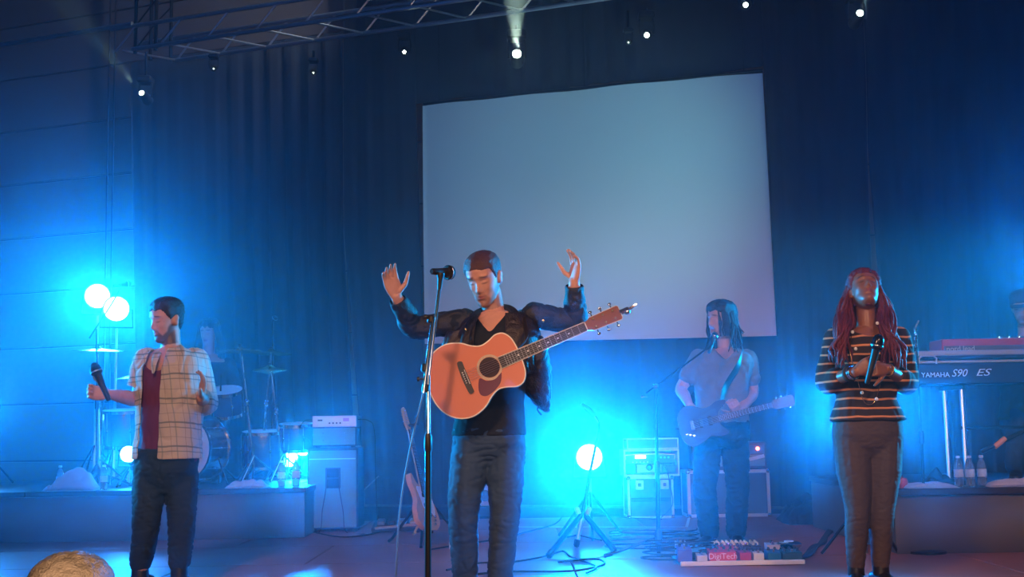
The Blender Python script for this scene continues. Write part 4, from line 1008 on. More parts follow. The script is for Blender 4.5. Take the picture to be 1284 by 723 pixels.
def skin_colors(C, R, s, base, lip, brow, beard=None, lash=True):
    Rm = np.array(R); Cn = np.array(C); base = np.array(base); lip = np.array(lip); brow = np.array(brow)
    def fn(co):
        l = (co - Cn) @ Rm / s; x, y, z = np.abs(l[:, 0]), l[:, 1], l[:, 2]; c = np.tile(base, (len(co), 1)); fr = (y > .03) & (np.abs(l).max(axis=1) < .15)
        def mix(w_, t): nonlocal c; w_ = (w_ * fr)[:, None]; c = c * (1 - w_) + np.array(t) * w_
        if beard is not None:
            z0 = np.interp(x, [0, .02, .038, .052, .064], [-.044, -.047, -.078, -.058, -.022])
            bz = smst(z0 - z, -.006, .010) * (1 - np.exp(-(l[:, 0] / .018) ** 2 - ((z + .062) / .008) ** 2)) * smst(y, -.02, .02)
            w_ = (bz * beard[1] * (np.abs(l).max(axis=1) < .14) * (z > -.135))[:, None]; c = c * (1 - w_) + np.array(beard[0]) * w_
        mix(np.exp(-(x / .019) ** 4 - ((z + .0635) / .0095) ** 4) * .9, lip)
        mix(np.exp(-((x - .031) / .018) ** 4 - ((z - .031 + (x - .03) * .18) / .0048) ** 4) * .85, brow)
        if lash: mix(np.exp(-((x - .031) / .013) ** 4 - ((z + .001 + (x - .031) ** 2 * -8) / .0034) ** 2) * .75, brow)
        return c
    return fn
HL = np.array([(0, .066), (30, .064), (48, .055), (60, .025), (72, -.005), (84, .010), (96, .022), (108, -.02), (125, -.06), (180, -.078)])
def hair_cap(parent, C, R, s, m, thick=.014, hl=0.0, rough=.006, seed=0, top=.010, curtain_=False, vox=.006):
    def inf(x, y, z, ang):
        line = np.interp(ang, HL[:, 0], HL[:, 1]) + hl
        line += rough * .6 * math.sin(ang * .16 + seed)
        k = float(smst(z, line - .003, line + .004)); g = .30 + .70 * float(smst(z, line, line + .040))
        return -.006 - .016 * float(smst(line - z, .008, .05)) * (1 - k) + k * (.006 + (thick + top * max(0, z) / .117) * g)
    vs, fs = head_grid(C, R, s, inf, face=False)
    me = bpy.data.meshes.new('hair'); me.from_pydata([tuple(v) for v in vs], [], fs); me.update(calc_edges=True)
    return finish(me, 'hair', m, parent, folds=rough, fscale=60, seed=seed)
def hair_mat(name, c, rough=.45, c2=None):
    m = mat(name, c, rough, var=.5, scale=45, bump=.6, bscale=240); return m
class Fig:
    """pixel-driven figure: joints are photo pixels with a depth offset"""
    def __init__(s, name, label, d, loc=None, yaw=0.0, k=1.0):
        s.d = d; s.k = k; s.sc = F / d
        s.fw = V(-math.sin(math.radians(yaw)), -math.cos(math.radians(yaw)), 0); s.rt = V(-math.cos(math.radians(yaw)), math.sin(math.radians(yaw)), 0)
        s.root = thing(name, label, 'person', tuple(loc)); s.mb = MB()
    def J(s, px, py, dd=0.0): return P(px, py, s.d + dd)
    def torso(s, rings, infl=0.0, mb=None, e=2.5):
        (mb or s.mb).loft([ering(s.J(px, py, dd), s.rt, s.fw, hw / s.sc + infl, ry + infl, 30, e) for px, py, hw, ry, dd in rings])
    def limb(s, pts, rs, infl=0.0, mb=None, flat=1.0):
        (mb or s.mb).tube(smooth_path(pts, 5), np.interp(np.linspace(0, len(pts) - 1, (len(pts) - 1) * 5 + 1), range(len(pts)), [r + infl for r in rs]), 16, round_=True, flat=flat)
def shoe(mb, ankle, fwd, s=1.0, floor=0.0, h=.10):
    f = Vector(fwd).normalized(); r = f.cross(V(0, 0, 1)); a = Vector((ankle.x, ankle.y, floor)); rings = []
    for y, hw, hh in ((-.085, .020, .045), (-.075, .033, .07), (-.03, .037, .085), (.03, .040, .078), (.09, .046, .055), (.14, .047, .042), (.175, .036, .034), (.19, .015, .024)):
        c = a + f * (y * s); rings.append([c + r * (hw * s * math.cos(t)) + V(0, 0, max(.002, (hh * s) * (.5 + .5 * math.sin(t)) if math.sin(t) > -.3 else .002)) for t in [2 * math.pi * j / 16 for j in range(16)]])
    mb.loft(rings); mb.tube([a + V(0, 0, .05), a + V(0, 0, h)], [.048 * s, .046 * s], 14)
def stripes_mat(name, base, specs, rough=.85, bump=.3):
    """specs: (direction vector, period, width fraction, phase, colour, strength)"""
    m = bpy.data.materials.new(name); m.use_nodes = True; nt = m.node_tree; b = nt.nodes['Principled BSDF']; b.inputs['Roughness'].default_value = rough
    tc = nt.nodes.new('ShaderNodeTexCoord'); nz = nt.nodes.new('ShaderNodeTexNoise'); nz.inputs['Scale'].default_value = 5
    nt.links.new(tc.outputs['Object'], nz.inputs['Vector'])
    va = nt.nodes.new('ShaderNodeVectorMath'); va.operation = 'MULTIPLY_ADD'; va.inputs[1].default_value = (.03, .03, .03)
    nt.links.new(nz.outputs['Color'], va.inputs[0]); nt.links.new(tc.outputs['Object'], va.inputs[2]); last = None
    rgb = nt.nodes.new('ShaderNodeRGB'); rgb.outputs[0].default_value = tuple(base) + (1,); last = rgb.outputs[0]
    for dr, per, wd, ph, colr, st in specs:
        dp = nt.nodes.new('ShaderNodeVectorMath'); dp.operation = 'DOT_PRODUCT'; dp.inputs[1].default_value = tuple(Vector(dr) / per)
        nt.links.new(va.outputs[0], dp.inputs[0])
        ad = nt.nodes.new('ShaderNodeMath'); ad.operation = 'ADD'; ad.inputs[1].default_value = ph + 50; nt.links.new(dp.outputs['Value'], ad.inputs[0])
        fr = nt.nodes.new('ShaderNodeMath'); fr.operation = 'FRACT'; nt.links.new(ad.outputs[0], fr.inputs[0])
        lt = nt.nodes.new('ShaderNodeMath'); lt.operation = 'LESS_THAN'; lt.inputs[1].default_value = wd; nt.links.new(fr.outputs[0], lt.inputs[0])
        ml = nt.nodes.new('ShaderNodeMath'); ml.operation = 'MULTIPLY'; ml.inputs[1].default_value = st; nt.links.new(lt.outputs[0], ml.inputs[0])
        mx = nt.nodes.new('ShaderNodeMix'); mx.data_type = 'RGBA'; mx.inputs['B'].default_value = tuple(colr) + (1,)
        nt.links.new(ml.outputs[0], mx.inputs['Factor']); nt.links.new(last, mx.inputs['A']); last = mx.outputs['Result']
    nt.links.new(last, b.inputs['Base Color']); return m
skin_mat = vcol_mat('skin', .48); skin_dark = vcol_mat('dark skin', .40, spec=.5)
def bodyframe(fig, neck):
    n = np.array(neck); r = np.array(fig.rt); f = np.array(fig.fw)
    return lambda co: ((co - n) @ r, (co - n) @ f, co[:, 2] - n[2])

# ------------------------------------------------------------------ centre singer
A = Fig('person', 'bearded man in a dark leather jacket raising both hands behind an acoustic guitar', 6.22, (P(612, 700, 6.22).x, 6.22, 0), yaw=6)
hC = A.J(607, 348, -.02); hR = head_rot(20, 26, 3); hs = 1.12
vs, fs = head_grid(hC, hR, hs); A.mb.add(vs, fs); ears(A.mb, hC, hR, hs)
nb = A.J(622, 398, .0)
A.limb([A.J(622, 402, .02), A.J(618, 385, .02), A.J(614, 366, .03)], [.066, .058, .060])
TA = [(613, 572, 28, .08, 0), (613, 560, 37, .10, 0), (613, 540, 37, .10, 0), (616, 505, 37, .105, 0), (620, 455, 41, .115, 0), (623, 420, 45, .11, 0), (625, 402, 38, .085, .01), (623, 391, 20, .062, .01)]
A.torso(TA)
shA, shB = A.J(583, 404, .03), A.J(669, 396, .03); elA, elB = A.J(519, 410, .04), A.J(721, 403, .04); wrA, wrB = A.J(497, 372, -.10), A.J(720, 354, -.04)
for sh, el, wr in ((shA, elA, wrA), (shB, elB, wrB)):
    A.limb([sh, sh.lerp(el, .5), el, el.lerp(wr, .45), wr], [.056, .048, .042, .042, .029])
hand(A.mb, wrA, A.J(488, 345, -.13) - wrA, (.35, -.95, .0), 1, 1.06, (16, 18, 20, 24), 2.5, (.45, .75, .15), 38)
hand(A.mb, wrB, A.J(722, 330, -.05) - wrB, (-.85, -.52, .1), -1, 1.06, (16, 20, 24, 30), 5, (.5, .6, .6), 30)
hipA, hipB = A.J(592, 552), A.J(635, 552); knA, knB = A.J(581, 642, -.05), A.J(633, 642, -.03); anA, anB = A.J(583, 716, .03), A.J(627, 716, .03); anA.z = anB.z = .09
for h, k_, a in ((hipA, knA, anA), (hipB, knB, anB)): A.limb([h, h.lerp(k_, .5), k_, k_.lerp(a, .35), a], [.075, .070, .052, .050, .038])
finish(voxel(A.mb, .0045, 1), 'body', skin_mat, A.root, colfn=skin_colors(hC, hR, hs, (.62, .31, .21), (.36, .11, .09), (.07, .035, .025), ((.18, .09, .065), .6)))
hair_cap(A.root, hC, hR, hs, hair_mat('reddish brown hair', (.085, .032, .022)), .007, seed=1, top=.005, rough=.004)
fr = bodyframe(A, nb)
# tee: V neck
mb = MB(); A.torso([(613, 546, 43, .122, 0), (614, 530, 41, .115, 0)] + TA[3:], .015, mb)
for sh, el in ((shA, elA), (shB, elB)): A.limb([sh, sh.lerp(el, .4)], [.058, .055], .010, mb)
finish(voxel(mb, .007, 3), 'shirt', mat('black cotton', (.009, .013, .020), .9), A.root, cut=lambda co: ((lambda x, y, z: ((y > .0) & (z > -.085 + 1.25 * np.abs(x - .02)) & (z > -.09)) | (z > .022))(*fr(co))), folds=.004, solid=.004)
# trousers
jean = mat('dark blue jeans', (.030, .065, .12), .8, var=.25, scale=14, bump=.3, bscale=300)
mb = MB(); A.torso([(613, 580, 12, .05, 0), (613, 568, 32, .09, 0), (613, 554, 41, .118, 0), (613, 536, 41, .118, 0)], .014, mb)
for h, k_, a, sg in ((hipA, knA, anA, -1), (hipB, knB, anB, 1)):
    A.limb([h + V(0, 0, -.02), h.lerp(k_, .5), k_, k_.lerp(a, .5), a + V(0, 0, .0)], [.096, .092, .074, .066, .060], .004, mb)
finish(voxel(mb, .007, 14), 'jeans', jean, A.root, folds=.010, fscale=13, stretch=(1, 1, 1.9), seed=2)
for a, nm in ((anA, -1), (anB, 1)):
    mb = MB(); shoe(mb, a, A.fw + A.rt * -.2 * nm, 1.05); mb.build('shoe', mat('dark leather shoe', (.02, .018, .018), .4), A.root)
# leather jacket, open at the front, sleeves to the wrists
leather = mat('black leather', (.022, .014, .011), .42, var=.4, scale=10, bump=.5, bscale=120)
mb = MB(); A.torso([(628, 470, 44, .125, .01), (625, 440, 44, .13, 0), (624, 418, 47, .122, 0), (625, 403, 41, .10, .01), (624, 392, 24, .078, .015)], .026, mb)
ftop = A.J(664, 402, -.05)
mb.loft([ering(A.J(px, py, dd), (A.rt * 1).normalized(), A.fw, hw / A.sc, ry, 20, 2.6) for px, py, hw, ry, dd in ((660, 412, 12, .04, .0), (666, 430, 19, .075, -.01), (671, 460, 20, .085, .0), (674, 490, 17, .07, .02), (681, 508, 9, .035, .03), (686, 516, 4, .015, .03))])
mb.loft([ering(A.J(px, py, dd), A.rt, A.fw, hw / A.sc, ry, 20, 2.6) for px, py, hw, ry, dd in ((575, 415, 14, .05, -.02), (568, 450, 18, .075, -.02), (566, 490, 17, .07, .0), (566, 505, 14, .05, .0))])
finish(voxel(mb, .007, 8), 'jacket', leather, A.root, cut=lambda co: ((lambda x, y, z: ((y > .02) & (x < .085 + .10 * np.clip(-z, 0, .5)) & (x > -.055 - .06 * np.clip(-z, 0, .5)) & (z < .2)) | (z > .05) | ((z > .02) & (y > .03)))(*fr(co))), folds=.010, fscale=15, solid=.006, seed=3)
mb = MB()
for sh, el, wr in ((shA, elA, wrA), (shB, elB, wrB)):
    mb = MB(); A.limb([sh, sh.lerp(el, .5), el, el.lerp(wr, .5), wr - (wr - el).normalized() * .02], [.062, .054, .050, .046, .036], .009, mb)
    finish(voxel(mb, .007, 2), 'sleeve', mat('black jacket sleeve', (.016, .018, .024), .6, bump=.4, bscale=160), A.root, cut=lambda co, wr=wr, el=el: ((co - np.array(wr)) @ np.array((wr - el).normalized()) > -.012), folds=.010, fscale=16, seed=4, solid=.004)
# lapels and collar
mb = MB()
mb.tube(smooth_path([A.J(650, 440, -.14), A.J(650, 415, -.13), A.J(647, 396, -.09), A.J(638, 386, .0), A.J(622, 384, .075), A.J(603, 389, .03), A.J(594, 398, -.07), A.J(585, 418, -.12), A.J(580, 440, -.14)], 5), .024, 10, flat=.45)
mb.build('collar', leather, A.root)
for px, py in ((584, 413), (681, 402)): MB().lathe([(.008, 0), (.007, .006), (.001, .008)], A.J(px, py, -.165 if px < 600 else -.06), A.fw, 12).build('snap_button', brass, A.root)
for pts in ([(672, 495), (677, 505), (674, 513), (679, 520)], [(668, 492), (670, 500), (676, 504)]): MB().tube(smooth_path([A.J(px, py, .0) for px, py in pts], 5), .005, 6).build('hanging_strap', leather, A.root)
# guitar strap (a part of the guitar it is buttoned to)
mb = MB(); mb.tube(smooth_path([QA(-.19, .0, -.05), A.J(551, 470, .02), A.J(575, 440, .19), A.J(620, 410, .20), A.J(645, 396, .12), A.J(655, 394, .0), A.J(658, 406, -.13), A.J(660, 425, -.20), QA(.275, .03, -.06)], 6), .024, 8, flat=.14)
mb.build('strap', strap_m, guitarA)

# ------------------------------------------------------------------ left singer
B = Fig('person', 'bearded man in an open pale plaid shirt singing at the left', 6.62, (P(205, 700, 6.62).x, 6.62, 0), yaw=18)
hC = B.J(209, 401, 0); hR = head_rot(38, 12, 0); hs = .98
vs, fs = head_grid(hC, hR, hs); B.mb.add(vs, fs); ears(B.mb, hC, hR, hs)
nbB = B.J(214, 437, 0); B.limb([B.J(215, 444, .01), B.J(214, 430, .01), B.J(213, 414, .015)], [.062, .055, .056])
TB = [(208, 608, 26, .09, 0), (208, 596, 36, .115, 0), (210, 575, 36, .115, 0), (211, 545, 32, .10, 0), (213, 495, 35, .11, 0), (214, 462, 38, .11, 0), (214, 447, 33, .085, .01), (214, 437, 17, .06, .01)]
B.torso(TB)
shA, shB = B.J(184, 453, .02), B.J(245, 453, .03); elA, elB = B.J(172, 500, .02), B.J(257, 505, .04); wrA, wrB = B.J(137, 494, -.16), B.J(252, 497, -.20)
for sh, el, wr in ((shA, elA, wrA), (shB, elB, wrB)): B.limb([sh, sh.lerp(el, .5), el, el.lerp(wr, .4), wr], [.052, .046, .040, .040, .027])
micB0, micB1 = B.J(137, 502, -.24), B.J(116, 455, -.24)
hand(B.mb, wrA, V(-.9, -.2, .1), (micB0 - wrA) * .0 + V(.1, -.9, .15), 1, .98, (62, 66, 68, 70), 1, (.5, .55, .5), 20)
hand(B.mb, wrB, V(.25, -.45, .75), (-.75, -.55, .2), 1, .98, (10, 14, 18, 26), 7, (.6, .6, .3), 25)
hipA, hipB = B.J(189, 590), B.J(227, 590, .0); knA, knB = B.J(184, 650, -.05), B.J(228, 650, -.02); anA, anB = B.J(176, 706, .03), B.J(225, 706, .0); anA.z = anB.z = .095
for h, k_, a in ((hipA, knA, anA), (hipB, knB, anB)): B.limb([h, h.lerp(k_, .5), k_, k_.lerp(a, .35), a], [.072, .066, .050, .048, .040])
finish(voxel(B.mb, .0045, 1), 'body', skin_mat, B.root, colfn=skin_colors(hC, hR, hs, (.55, .28, .20), (.38, .13, .11), (.05, .03, .025), ((.05, .03, .025), .85)))
hair_cap(B.root, hC, hR, hs, hair_mat('short black hair', (.022, .014, .012)), .008, seed=2, top=.012)
fr = bodyframe(B, nbB)
mb = MB(); B.torso([(208, 586, 34, .108, 0)] + TB[2:], .010, mb)
finish(voxel(mb, .007, 2), 'tank_top', mat('purple tank top', (.13, .02, .075), .85), B.root, cut=lambda co: ((lambda x, y, z: ((y > -.02) & (z > -.125 + 6 * (x - .01) ** 2) & (z > -.2)) | (z > -.03))(*fr(co))), folds=.006, fscale=12, stretch=(1, 1, .5), solid=.004)
plaid = stripes_mat('pale plaid cotton', (.52, .46, .40), [((0, .1, 1), .13, .07, .1, (.06, .12, .15), .7), ((0, .1, 1), .13, .05, .3, (.10, .16, .18), .6), ((0, .1, 1), .13, .03, .7, (.2, .22, .22), .5), ((1, .45, .12), .085, .09, .2, (.14, .22, .24), .5), ((1, .45, .12), .085, .04, .55, (.22, .16, .12), .5)])
mb = MB(); B.torso([(209, 577, 38, .125, 0), (210, 560, 37, .12, 0), (211, 545, 35, .115, 0), (213, 495, 37, .12, 0), (214, 462, 40, .115, 0), (214, 448, 36, .095, .01), (214, 438, 20, .07, .01)], .024, mb)
for sh, el, f_ in ((shA, elA, .75), (shB, elB, 1.0)): B.limb([sh, sh.lerp(el, .5), sh.lerp(el, f_)], [.062, .060, .056], .014, mb)
B.limb([elB, elB.lerp(wrB, .35)], [.054, .048], .012, mb)
zA = B.J(209, 575).z
def cutB(co):
    x, y, z = fr(co); arm = np.array((elA - shA).normalized()); beyond = ((co - np.array(shA)) @ arm > (elA - shA).length * .72) & (x > .16)
    return ((y > .02) & (x < .075 + .05 * np.clip(-z, 0, 1)) & (x > -.035 + .02 * np.clip(-z, 0, 1))) | (z > .028) | ((co[:, 2] < zA)) | beyond
finish(voxel(mb, .007, 2), 'plaid_shirt', plaid, B.root, cut=cutB, folds=.012, fscale=11, stretch=(1, 1, .8), solid=.005, seed=5)
mb = MB(); mb.tube(smooth_path([B.J(226, 468, -.16), B.J(228, 450, -.13), B.J(227, 438, -.06), B.J(216, 431, .07), B.J(200, 440, -.03), B.J(194, 452, -.12), B.J(192, 468, -.15)], 5), list(np.interp(np.arange(31), [0, 8, 22, 30], [.006, .024, .024, .006])), 10, flat=.4); mb.build('collar', plaid, B.root)
mb = MB(); B.torso([(208, 618, 14, .06, 0), (208, 604, 28, .095, 0), (208, 590, 35, .115, 0), (209, 562, 35, .115, 0)], .018, mb)
for h, k_, a in ((hipA, knA, anA), (hipB, knB, anB)): B.limb([h + V(0, 0, -.02), h.lerp(k_, .5), k_, k_.lerp(a, .5), a + V(0, 0, .05)], [.090, .083, .070, .062, .052], .004, mb)
finish(voxel(mb, .007, 14), 'jeans', mat('dark teal trousers', (.012, .034, .055), .85, bump=.3, bscale=300), B.root, folds=.010, fscale=13, stretch=(1, 1, 1.9), seed=6)
for a, q in ((anA, .5), (anB, -.1)):
    mb = MB(); shoe(mb, a, B.fw + B.rt * q, 1.0, h=.12); mb.build('shoe', mat('black high shoe', (.012, .013, .016), .4), B.root)
dynamic_mic(micB0, micB1, 'black microphone held upright at the far left by the plaid shirted singer', name='handheld_microphone', fat=1.2)

# ------------------------------------------------------------------ right singer
Cc = Fig('person', 'woman in a striped top with long burgundy hair, head thrown back', 6.3, (P(1085, 700, 6.3).x, 6.3, 0), yaw=-2)
hC = Cc.J(1084, 366, .03); hR = head_rot(3, -34, -3); hs = 1.0
vs, fs = head_grid(hC, hR, hs); Cc.mb.add(vs, fs); ears(Cc.mb, hC, hR, hs)
nbC = Cc.J(1087, 409, 0); Cc.limb([Cc.J(1087, 416, .01), Cc.J(1086, 400, .005), Cc.J(1085, 380, .03)], [.058, .047, .050])
TC = [(1088, 560, 28, .08, 0), (1088, 545, 38, .10, 0), (1088, 528, 38, .10, 0), (1086, 500, 33, .09, 0), (1086, 480, 35, .095, 0), (1087, 450, 39, .11, -.01), (1087, 432, 41, .10, 0), (1087, 419, 34, .075, .01), (1087, 410, 16, .055, .01)]
Cc.torso(TC)
shA, shB = Cc.J(1048, 424, .02), Cc.J(1127, 424, .02); elA, elB = Cc.J(1037, 479, .03), Cc.J(1137, 479, .03); wrA, wrB = Cc.J(1073, 466, -.21), Cc.J(1112, 462, -.21)
for sh, el, wr in ((shA, elA, wrA), (shB, elB, wrB)): Cc.limb([sh, sh.lerp(el, .5), el, el.lerp(wr, .4), wr], [.048, .043, .037, .036, .024])
micC0, micC1 = Cc.J(1087, 481, -.27), Cc.J(1103, 419, -.30)
hand(Cc.mb, wrA, Cc.J(1096, 452, -.25) - wrA, V(.25, .85, -.1), -1, .92, (48, 52, 54, 56), 1, (.55, .5, .3), 20)
hand(Cc.mb, wrB, Cc.J(1092, 462, -.27) - wrB, V(-.2, .85, -.2), 1, .92, (50, 54, 56, 58), 1, (.55, .6, .2), 20)
hipA, hipB = Cc.J(1067, 545), Cc.J(1109, 545); knA, knB = Cc.J(1075, 636, -.03), Cc.J(1106, 636, -.01); anA, anB = Cc.J(1073, 706, .03), Cc.J(1104, 706, .03); anA.z = anB.z = .10
for h, k_, a in ((hipA, knA, anA), (hipB, knB, anB)): Cc.limb([h, h.lerp(k_, .5), k_, k_.lerp(a, .35), a], [.085, .074, .052, .052, .036])
finish(voxel(Cc.mb, .0045, 1), 'body', skin_dark, Cc.root, colfn=skin_colors(hC, hR, hs, (.24, .095, .055), (.22, .06, .06), (.02, .012, .01)))
burg = hair_mat('burgundy braided hair', (.125, .018, .028)); 
hair_cap(Cc.root, hC, hR, hs, burg, .012, seed=3, rough=.008)
rs = np.random.RandomState(11); mb = MB()
for i in range(120):
    sd = -1 if i % 2 else 1; a = rs.uniform(.1, 1.0); th = math.radians(rs.uniform(55, 150))
    p0 = hC + hR @ V(-sd * .078 * math.sin(th), .085 * math.cos(th) - .01, rs.uniform(.02, .09) * (1 - .3 * a)) * hs
    ox = rs.uniform(0, 1); ex = (1056 if sd < 0 else 1122) + rs.uniform(-16, 14); ey = rs.uniform(438, 474) if sd > 0 else rs.uniform(430, 462); dd = rs.uniform(-.15, -.02)
    kx = (1060 if sd < 0 else 1110) + rs.uniform(-9, 9)
    pts = smooth_path([p0, Cc.J(kx - sd * 0, 385 + rs.uniform(-4, 4), rs.uniform(-.01, .10)), Cc.J(kx + sd * rs.uniform(-3, 8), 410 + rs.uniform(-5, 5), dd + .01), Cc.J(ex, (410 + ey) / 2 + 8, dd - .02), Cc.J(ex + rs.uniform(-4, 4), ey, dd - .03)], 4)
    mb.tube(pts, np.interp(np.linspace(0, 1, len(pts)), [0, .2, .8, 1], [.006, .0085, .008, .002]), 6)
for i in range(50):
    p0 = hC + hR @ V(rs.uniform(-.06, .06), -.085, rs.uniform(-.02, .08)) * hs; ex = 1087 + rs.uniform(-36, 36)
    pts = smooth_path([p0, Cc.J(ex, 400, .10 + rs.uniform(0, .04)), Cc.J(ex, 430, .14), Cc.J(ex + rs.uniform(-3, 3), 462 + rs.uniform(-8, 8), .15)], 4); mb.tube(pts, .009, 6)
tag(mb.build('long_hair', burg, Cc.root, ang=0), kind='stuff')
fr = bodyframe(Cc, nbC)
knit = stripes_mat('striped knit', (.022, .016, .018), [((0, 0, 1), .0465, .22, .25, (.62, .26, .12), .9)])
mb = MB(); Cc.torso([(1088, 527, 44, .12, 0)] + TC[3:], .014, mb)
for sh, el, wr in ((shA, elA, wrA), (shB, elB, wrB)): Cc.limb([sh, sh.lerp(el, .5), el, el.lerp(wr, .35)], [.052, .052, .052, .045], .012, mb)
finish(voxel(mb, .007, 3), 'striped_top', knit, Cc.root, cut=lambda co: ((lambda x, y, z: ((y > -.03) & (z > -.055 + 3.5 * (x) ** 2) & (np.abs(x) < .12)) | (z > .01))(*fr(co))), folds=.006, fscale=12, solid=.005, seed=7)
mb = MB(); Cc.torso([(1088, 572, 14, .06, 0), (1088, 558, 32, .10, 0), (1088, 543, 42, .112, 0), (1088, 526, 41, .112, 0)], .006, mb)
for h, k_, a in ((hipA, knA, anA), (hipB, knB, anB)): Cc.limb([h, h.lerp(k_, .5), k_, k_.lerp(a, .35), a], [.094, .088, .060, .057, .040], .004, mb)
finish(voxel(mb, .006, 14), 'trousers', mat('brown grey tight trousers', (.060, .042, .045), .7, bump=.3, bscale=300), Cc.root, folds=.004, fscale=18, stretch=(1, 1, 2), seed=8)
for a, q in ((anA, .25), (anB, -.25)):
    mb = MB(); shoe(mb, a, Cc.fw + Cc.rt * q, .92, h=.13); mb.build('ankle_boot', mat('black ankle boot', (.012, .012, .014), .35), Cc.root)
gold = mat('gold', (.8, .55, .25), .25, 1.0)
nk = smooth_path([Cc.J(1070, 408, -.06), Cc.J(1066, 440, -.15), Cc.J(1074, 470, -.16), Cc.J(1082, 500, -.13), Cc.J(1090, 507, -.13), Cc.J(1098, 500, -.13), Cc.J(1106, 470, -.16), Cc.J(1108, 440, -.15), Cc.J(1103, 408, -.06)], 6)
n_ = MB().tube(nk, .0018, 6).build('necklace', gold, Cc.root)
for px, py in ((1069, 416), (1073, 437), (1100, 405), (1081, 492), (1099, 500)): MB().ellipsoid(Cc.J(px, py, -.17 if py > 420 else -.13), .009, .006, .009, None, 10, 7).build('bead', pearl, n_)
def ringaround(c, ax, r, t_, name, m, parent): 
    x, y = frame_axes(ax); MB().tube([c + (x * math.cos(a) + y * math.sin(a)) * r for a in np.linspace(0, 2 * math.pi, 20)], t_, 6).build(name, m, parent)
axA = (wrA - elA).normalized(); axB = (wrB - elB).normalized()
for q in (.015, .03): ringaround(wrA - axA * q, axA, .031, .006, 'bracelet', chrome, Cc.root)
ringaround(wrA - axA * .055, axA, .034, .010, 'wrist_band', black_rubber, Cc.root)
ringaround(wrB - axB * .02, axB, .030, .005, 'bracelet', gold, Cc.root)
dynamic_mic(micC0, micC1, 'black microphone clasped in both hands before the striped top', name='handheld_microphone', fat=1.2, grille=mat('glossy black grille', (.01, .01, .014), .2))

# ------------------------------------------------------------------ rear guitarist
D = Fig('person', 'long-haired man in a grey shirt playing electric guitar at the rear right', 8.6, (P(905, 680, 8.6).x, 8.6, 0), yaw=14)
hC = D.J(904, 401, .0); hR = head_rot(58, 2, 0); hs = 1.05
vs, fs = head_grid(hC, hR, hs, mouth=1); D.mb.add(vs, fs); ears(D.mb, hC, hR, hs)
nbD = D.J(911, 436, 0); D.limb([D.J(911, 442, .01), D.J(909, 430, .01), D.J(907, 414, .01)], [.062, .055, .056])
TD = [(905, 560, 24, .09, 0), (905, 550, 31, .12, 0), (905, 530, 30, .12, 0), (905, 505, 28, .11, 0), (905, 475, 31, .115, 0), (906, 455, 34, .11, 0), (907, 445, 29, .085, .01), (909, 437, 14, .06, .01)]
D.torso(TD)
shA, shB = D.J(877, 450, .02), D.J(937, 450, .03); elA, elB = D.J(854, 487, .03), D.J(944, 492, .05); wrA, wrB = D.J(864, 507, -.20), D.J(924, 519, -.22)
for sh, el, wr in ((shA, elA, wrA), (shB, elB, wrB)): D.limb([sh, sh.lerp(el, .5), el, el.lerp(wr, .4), wr], [.054, .048, .042, .042, .029])
hand(D.mb, wrA, D.J(870, 520, -.28) - wrA, (.4, .8, -.2), -1, 1.0, (50, 54, 56, 60), 2, (.6, .5, .2), 20)
hand(D.mb, wrB, D.J(921, 507, -.30) - wrB, (-.2, .85, .2), 1, 1.0, (48, 52, 54, 56), 2, (.5, .6, .2), 20)
hipA, hipB = D.J(889, 548), D.J(921, 548); knA, knB = D.J(884, 610, -.04), D.J(925, 610, -.02); anA, anB = D.J(889, 662, .02), D.J(923, 662, .02); anA.z = anB.z = .09
for h, k_, a in ((hipA, knA, anA), (hipB, knB, anB)): D.limb([h, h.lerp(k_, .5), k_, k_.lerp(a, .35), a], [.080, .074, .055, .052, .040])
finish(voxel(D.mb, .006, 1), 'body', skin_mat, D.root, colfn=skin_colors(hC, hR, hs, (.52, .27, .19), (.30, .10, .09), (.04, .025, .02), ((.12, .07, .05), .4), lash=False))
dh = hair_mat('long dark brown hair', (.022, .014, .012)); hair_cap(D.root, hC, hR, hs, dh, .020, seed=4, rough=.010, hl=.0)
mb = MB(); rs = np.random.RandomState(5)
for i in range(90):
    th = math.radians(rs.uniform(35, 325) if i % 3 else rs.uniform(120, 240)); p0 = hC + hR @ V(.085 * math.sin(th), .09 * math.cos(th) - .01, rs.uniform(.02, .09)) * hs
    p1 = hC + hR @ V(.105 * math.sin(th), .098 * math.cos(th) - .012, -.03) * hs; p2 = p1 + V(rs.uniform(-.05, .05), rs.uniform(-.05, .03), rs.uniform(-.22, -.04)); 
    if th < 1.3 or th > 5.0: p2 = p1 + V(0, 0, -.09)
    pts = smooth_path([p0, p1, p1.lerp(p2, .5) + V(rs.uniform(-.015, .015), 0, 0), p2], 4); mb.tube(pts, np.interp(np.linspace(0, 1, len(pts)), [0, .3, 1], [.008, .010, .003]), 6)
tag(mb.build('long_hair', dh, D.root, ang=0), kind='stuff')
fr = bodyframe(D, nbD)
mb = MB(); D.torso(TD[2:], .020, mb)
for sh, el in ((shA, elA), (shB, elB)): D.limb([sh, sh.lerp(el, .55)], [.062, .060], .012, mb)
finish(voxel(mb, .009, 2), 'shirt', mat('grey cotton', (.17, .18, .17), .9), D.root, cut=lambda co: ((lambda x, y, z: ((y > .0) & (z > -.09 + 1.1 * np.abs(x))) | (z > .02))(*fr(co))), folds=.010, fscale=10, solid=.005, seed=9)
mb = MB(); D.torso([(905, 560, 27, .10, 0), (905, 548, 32, .125, 0), (905, 526, 31, .12, 0)], .012, mb)
for h, k_, a in ((hipA, knA, anA), (hipB, knB, anB)): D.limb([h, h.lerp(k_, .5), k_, k_.lerp(a, .5), a], [.092, .088, .076, .072, .066], .004, mb)
finish(voxel(mb, .009, 8), 'jeans', mat('black jeans', (.018, .02, .026), .85), D.root, folds=.012, fscale=12, stretch=(1, 1, 1.9), seed=10)
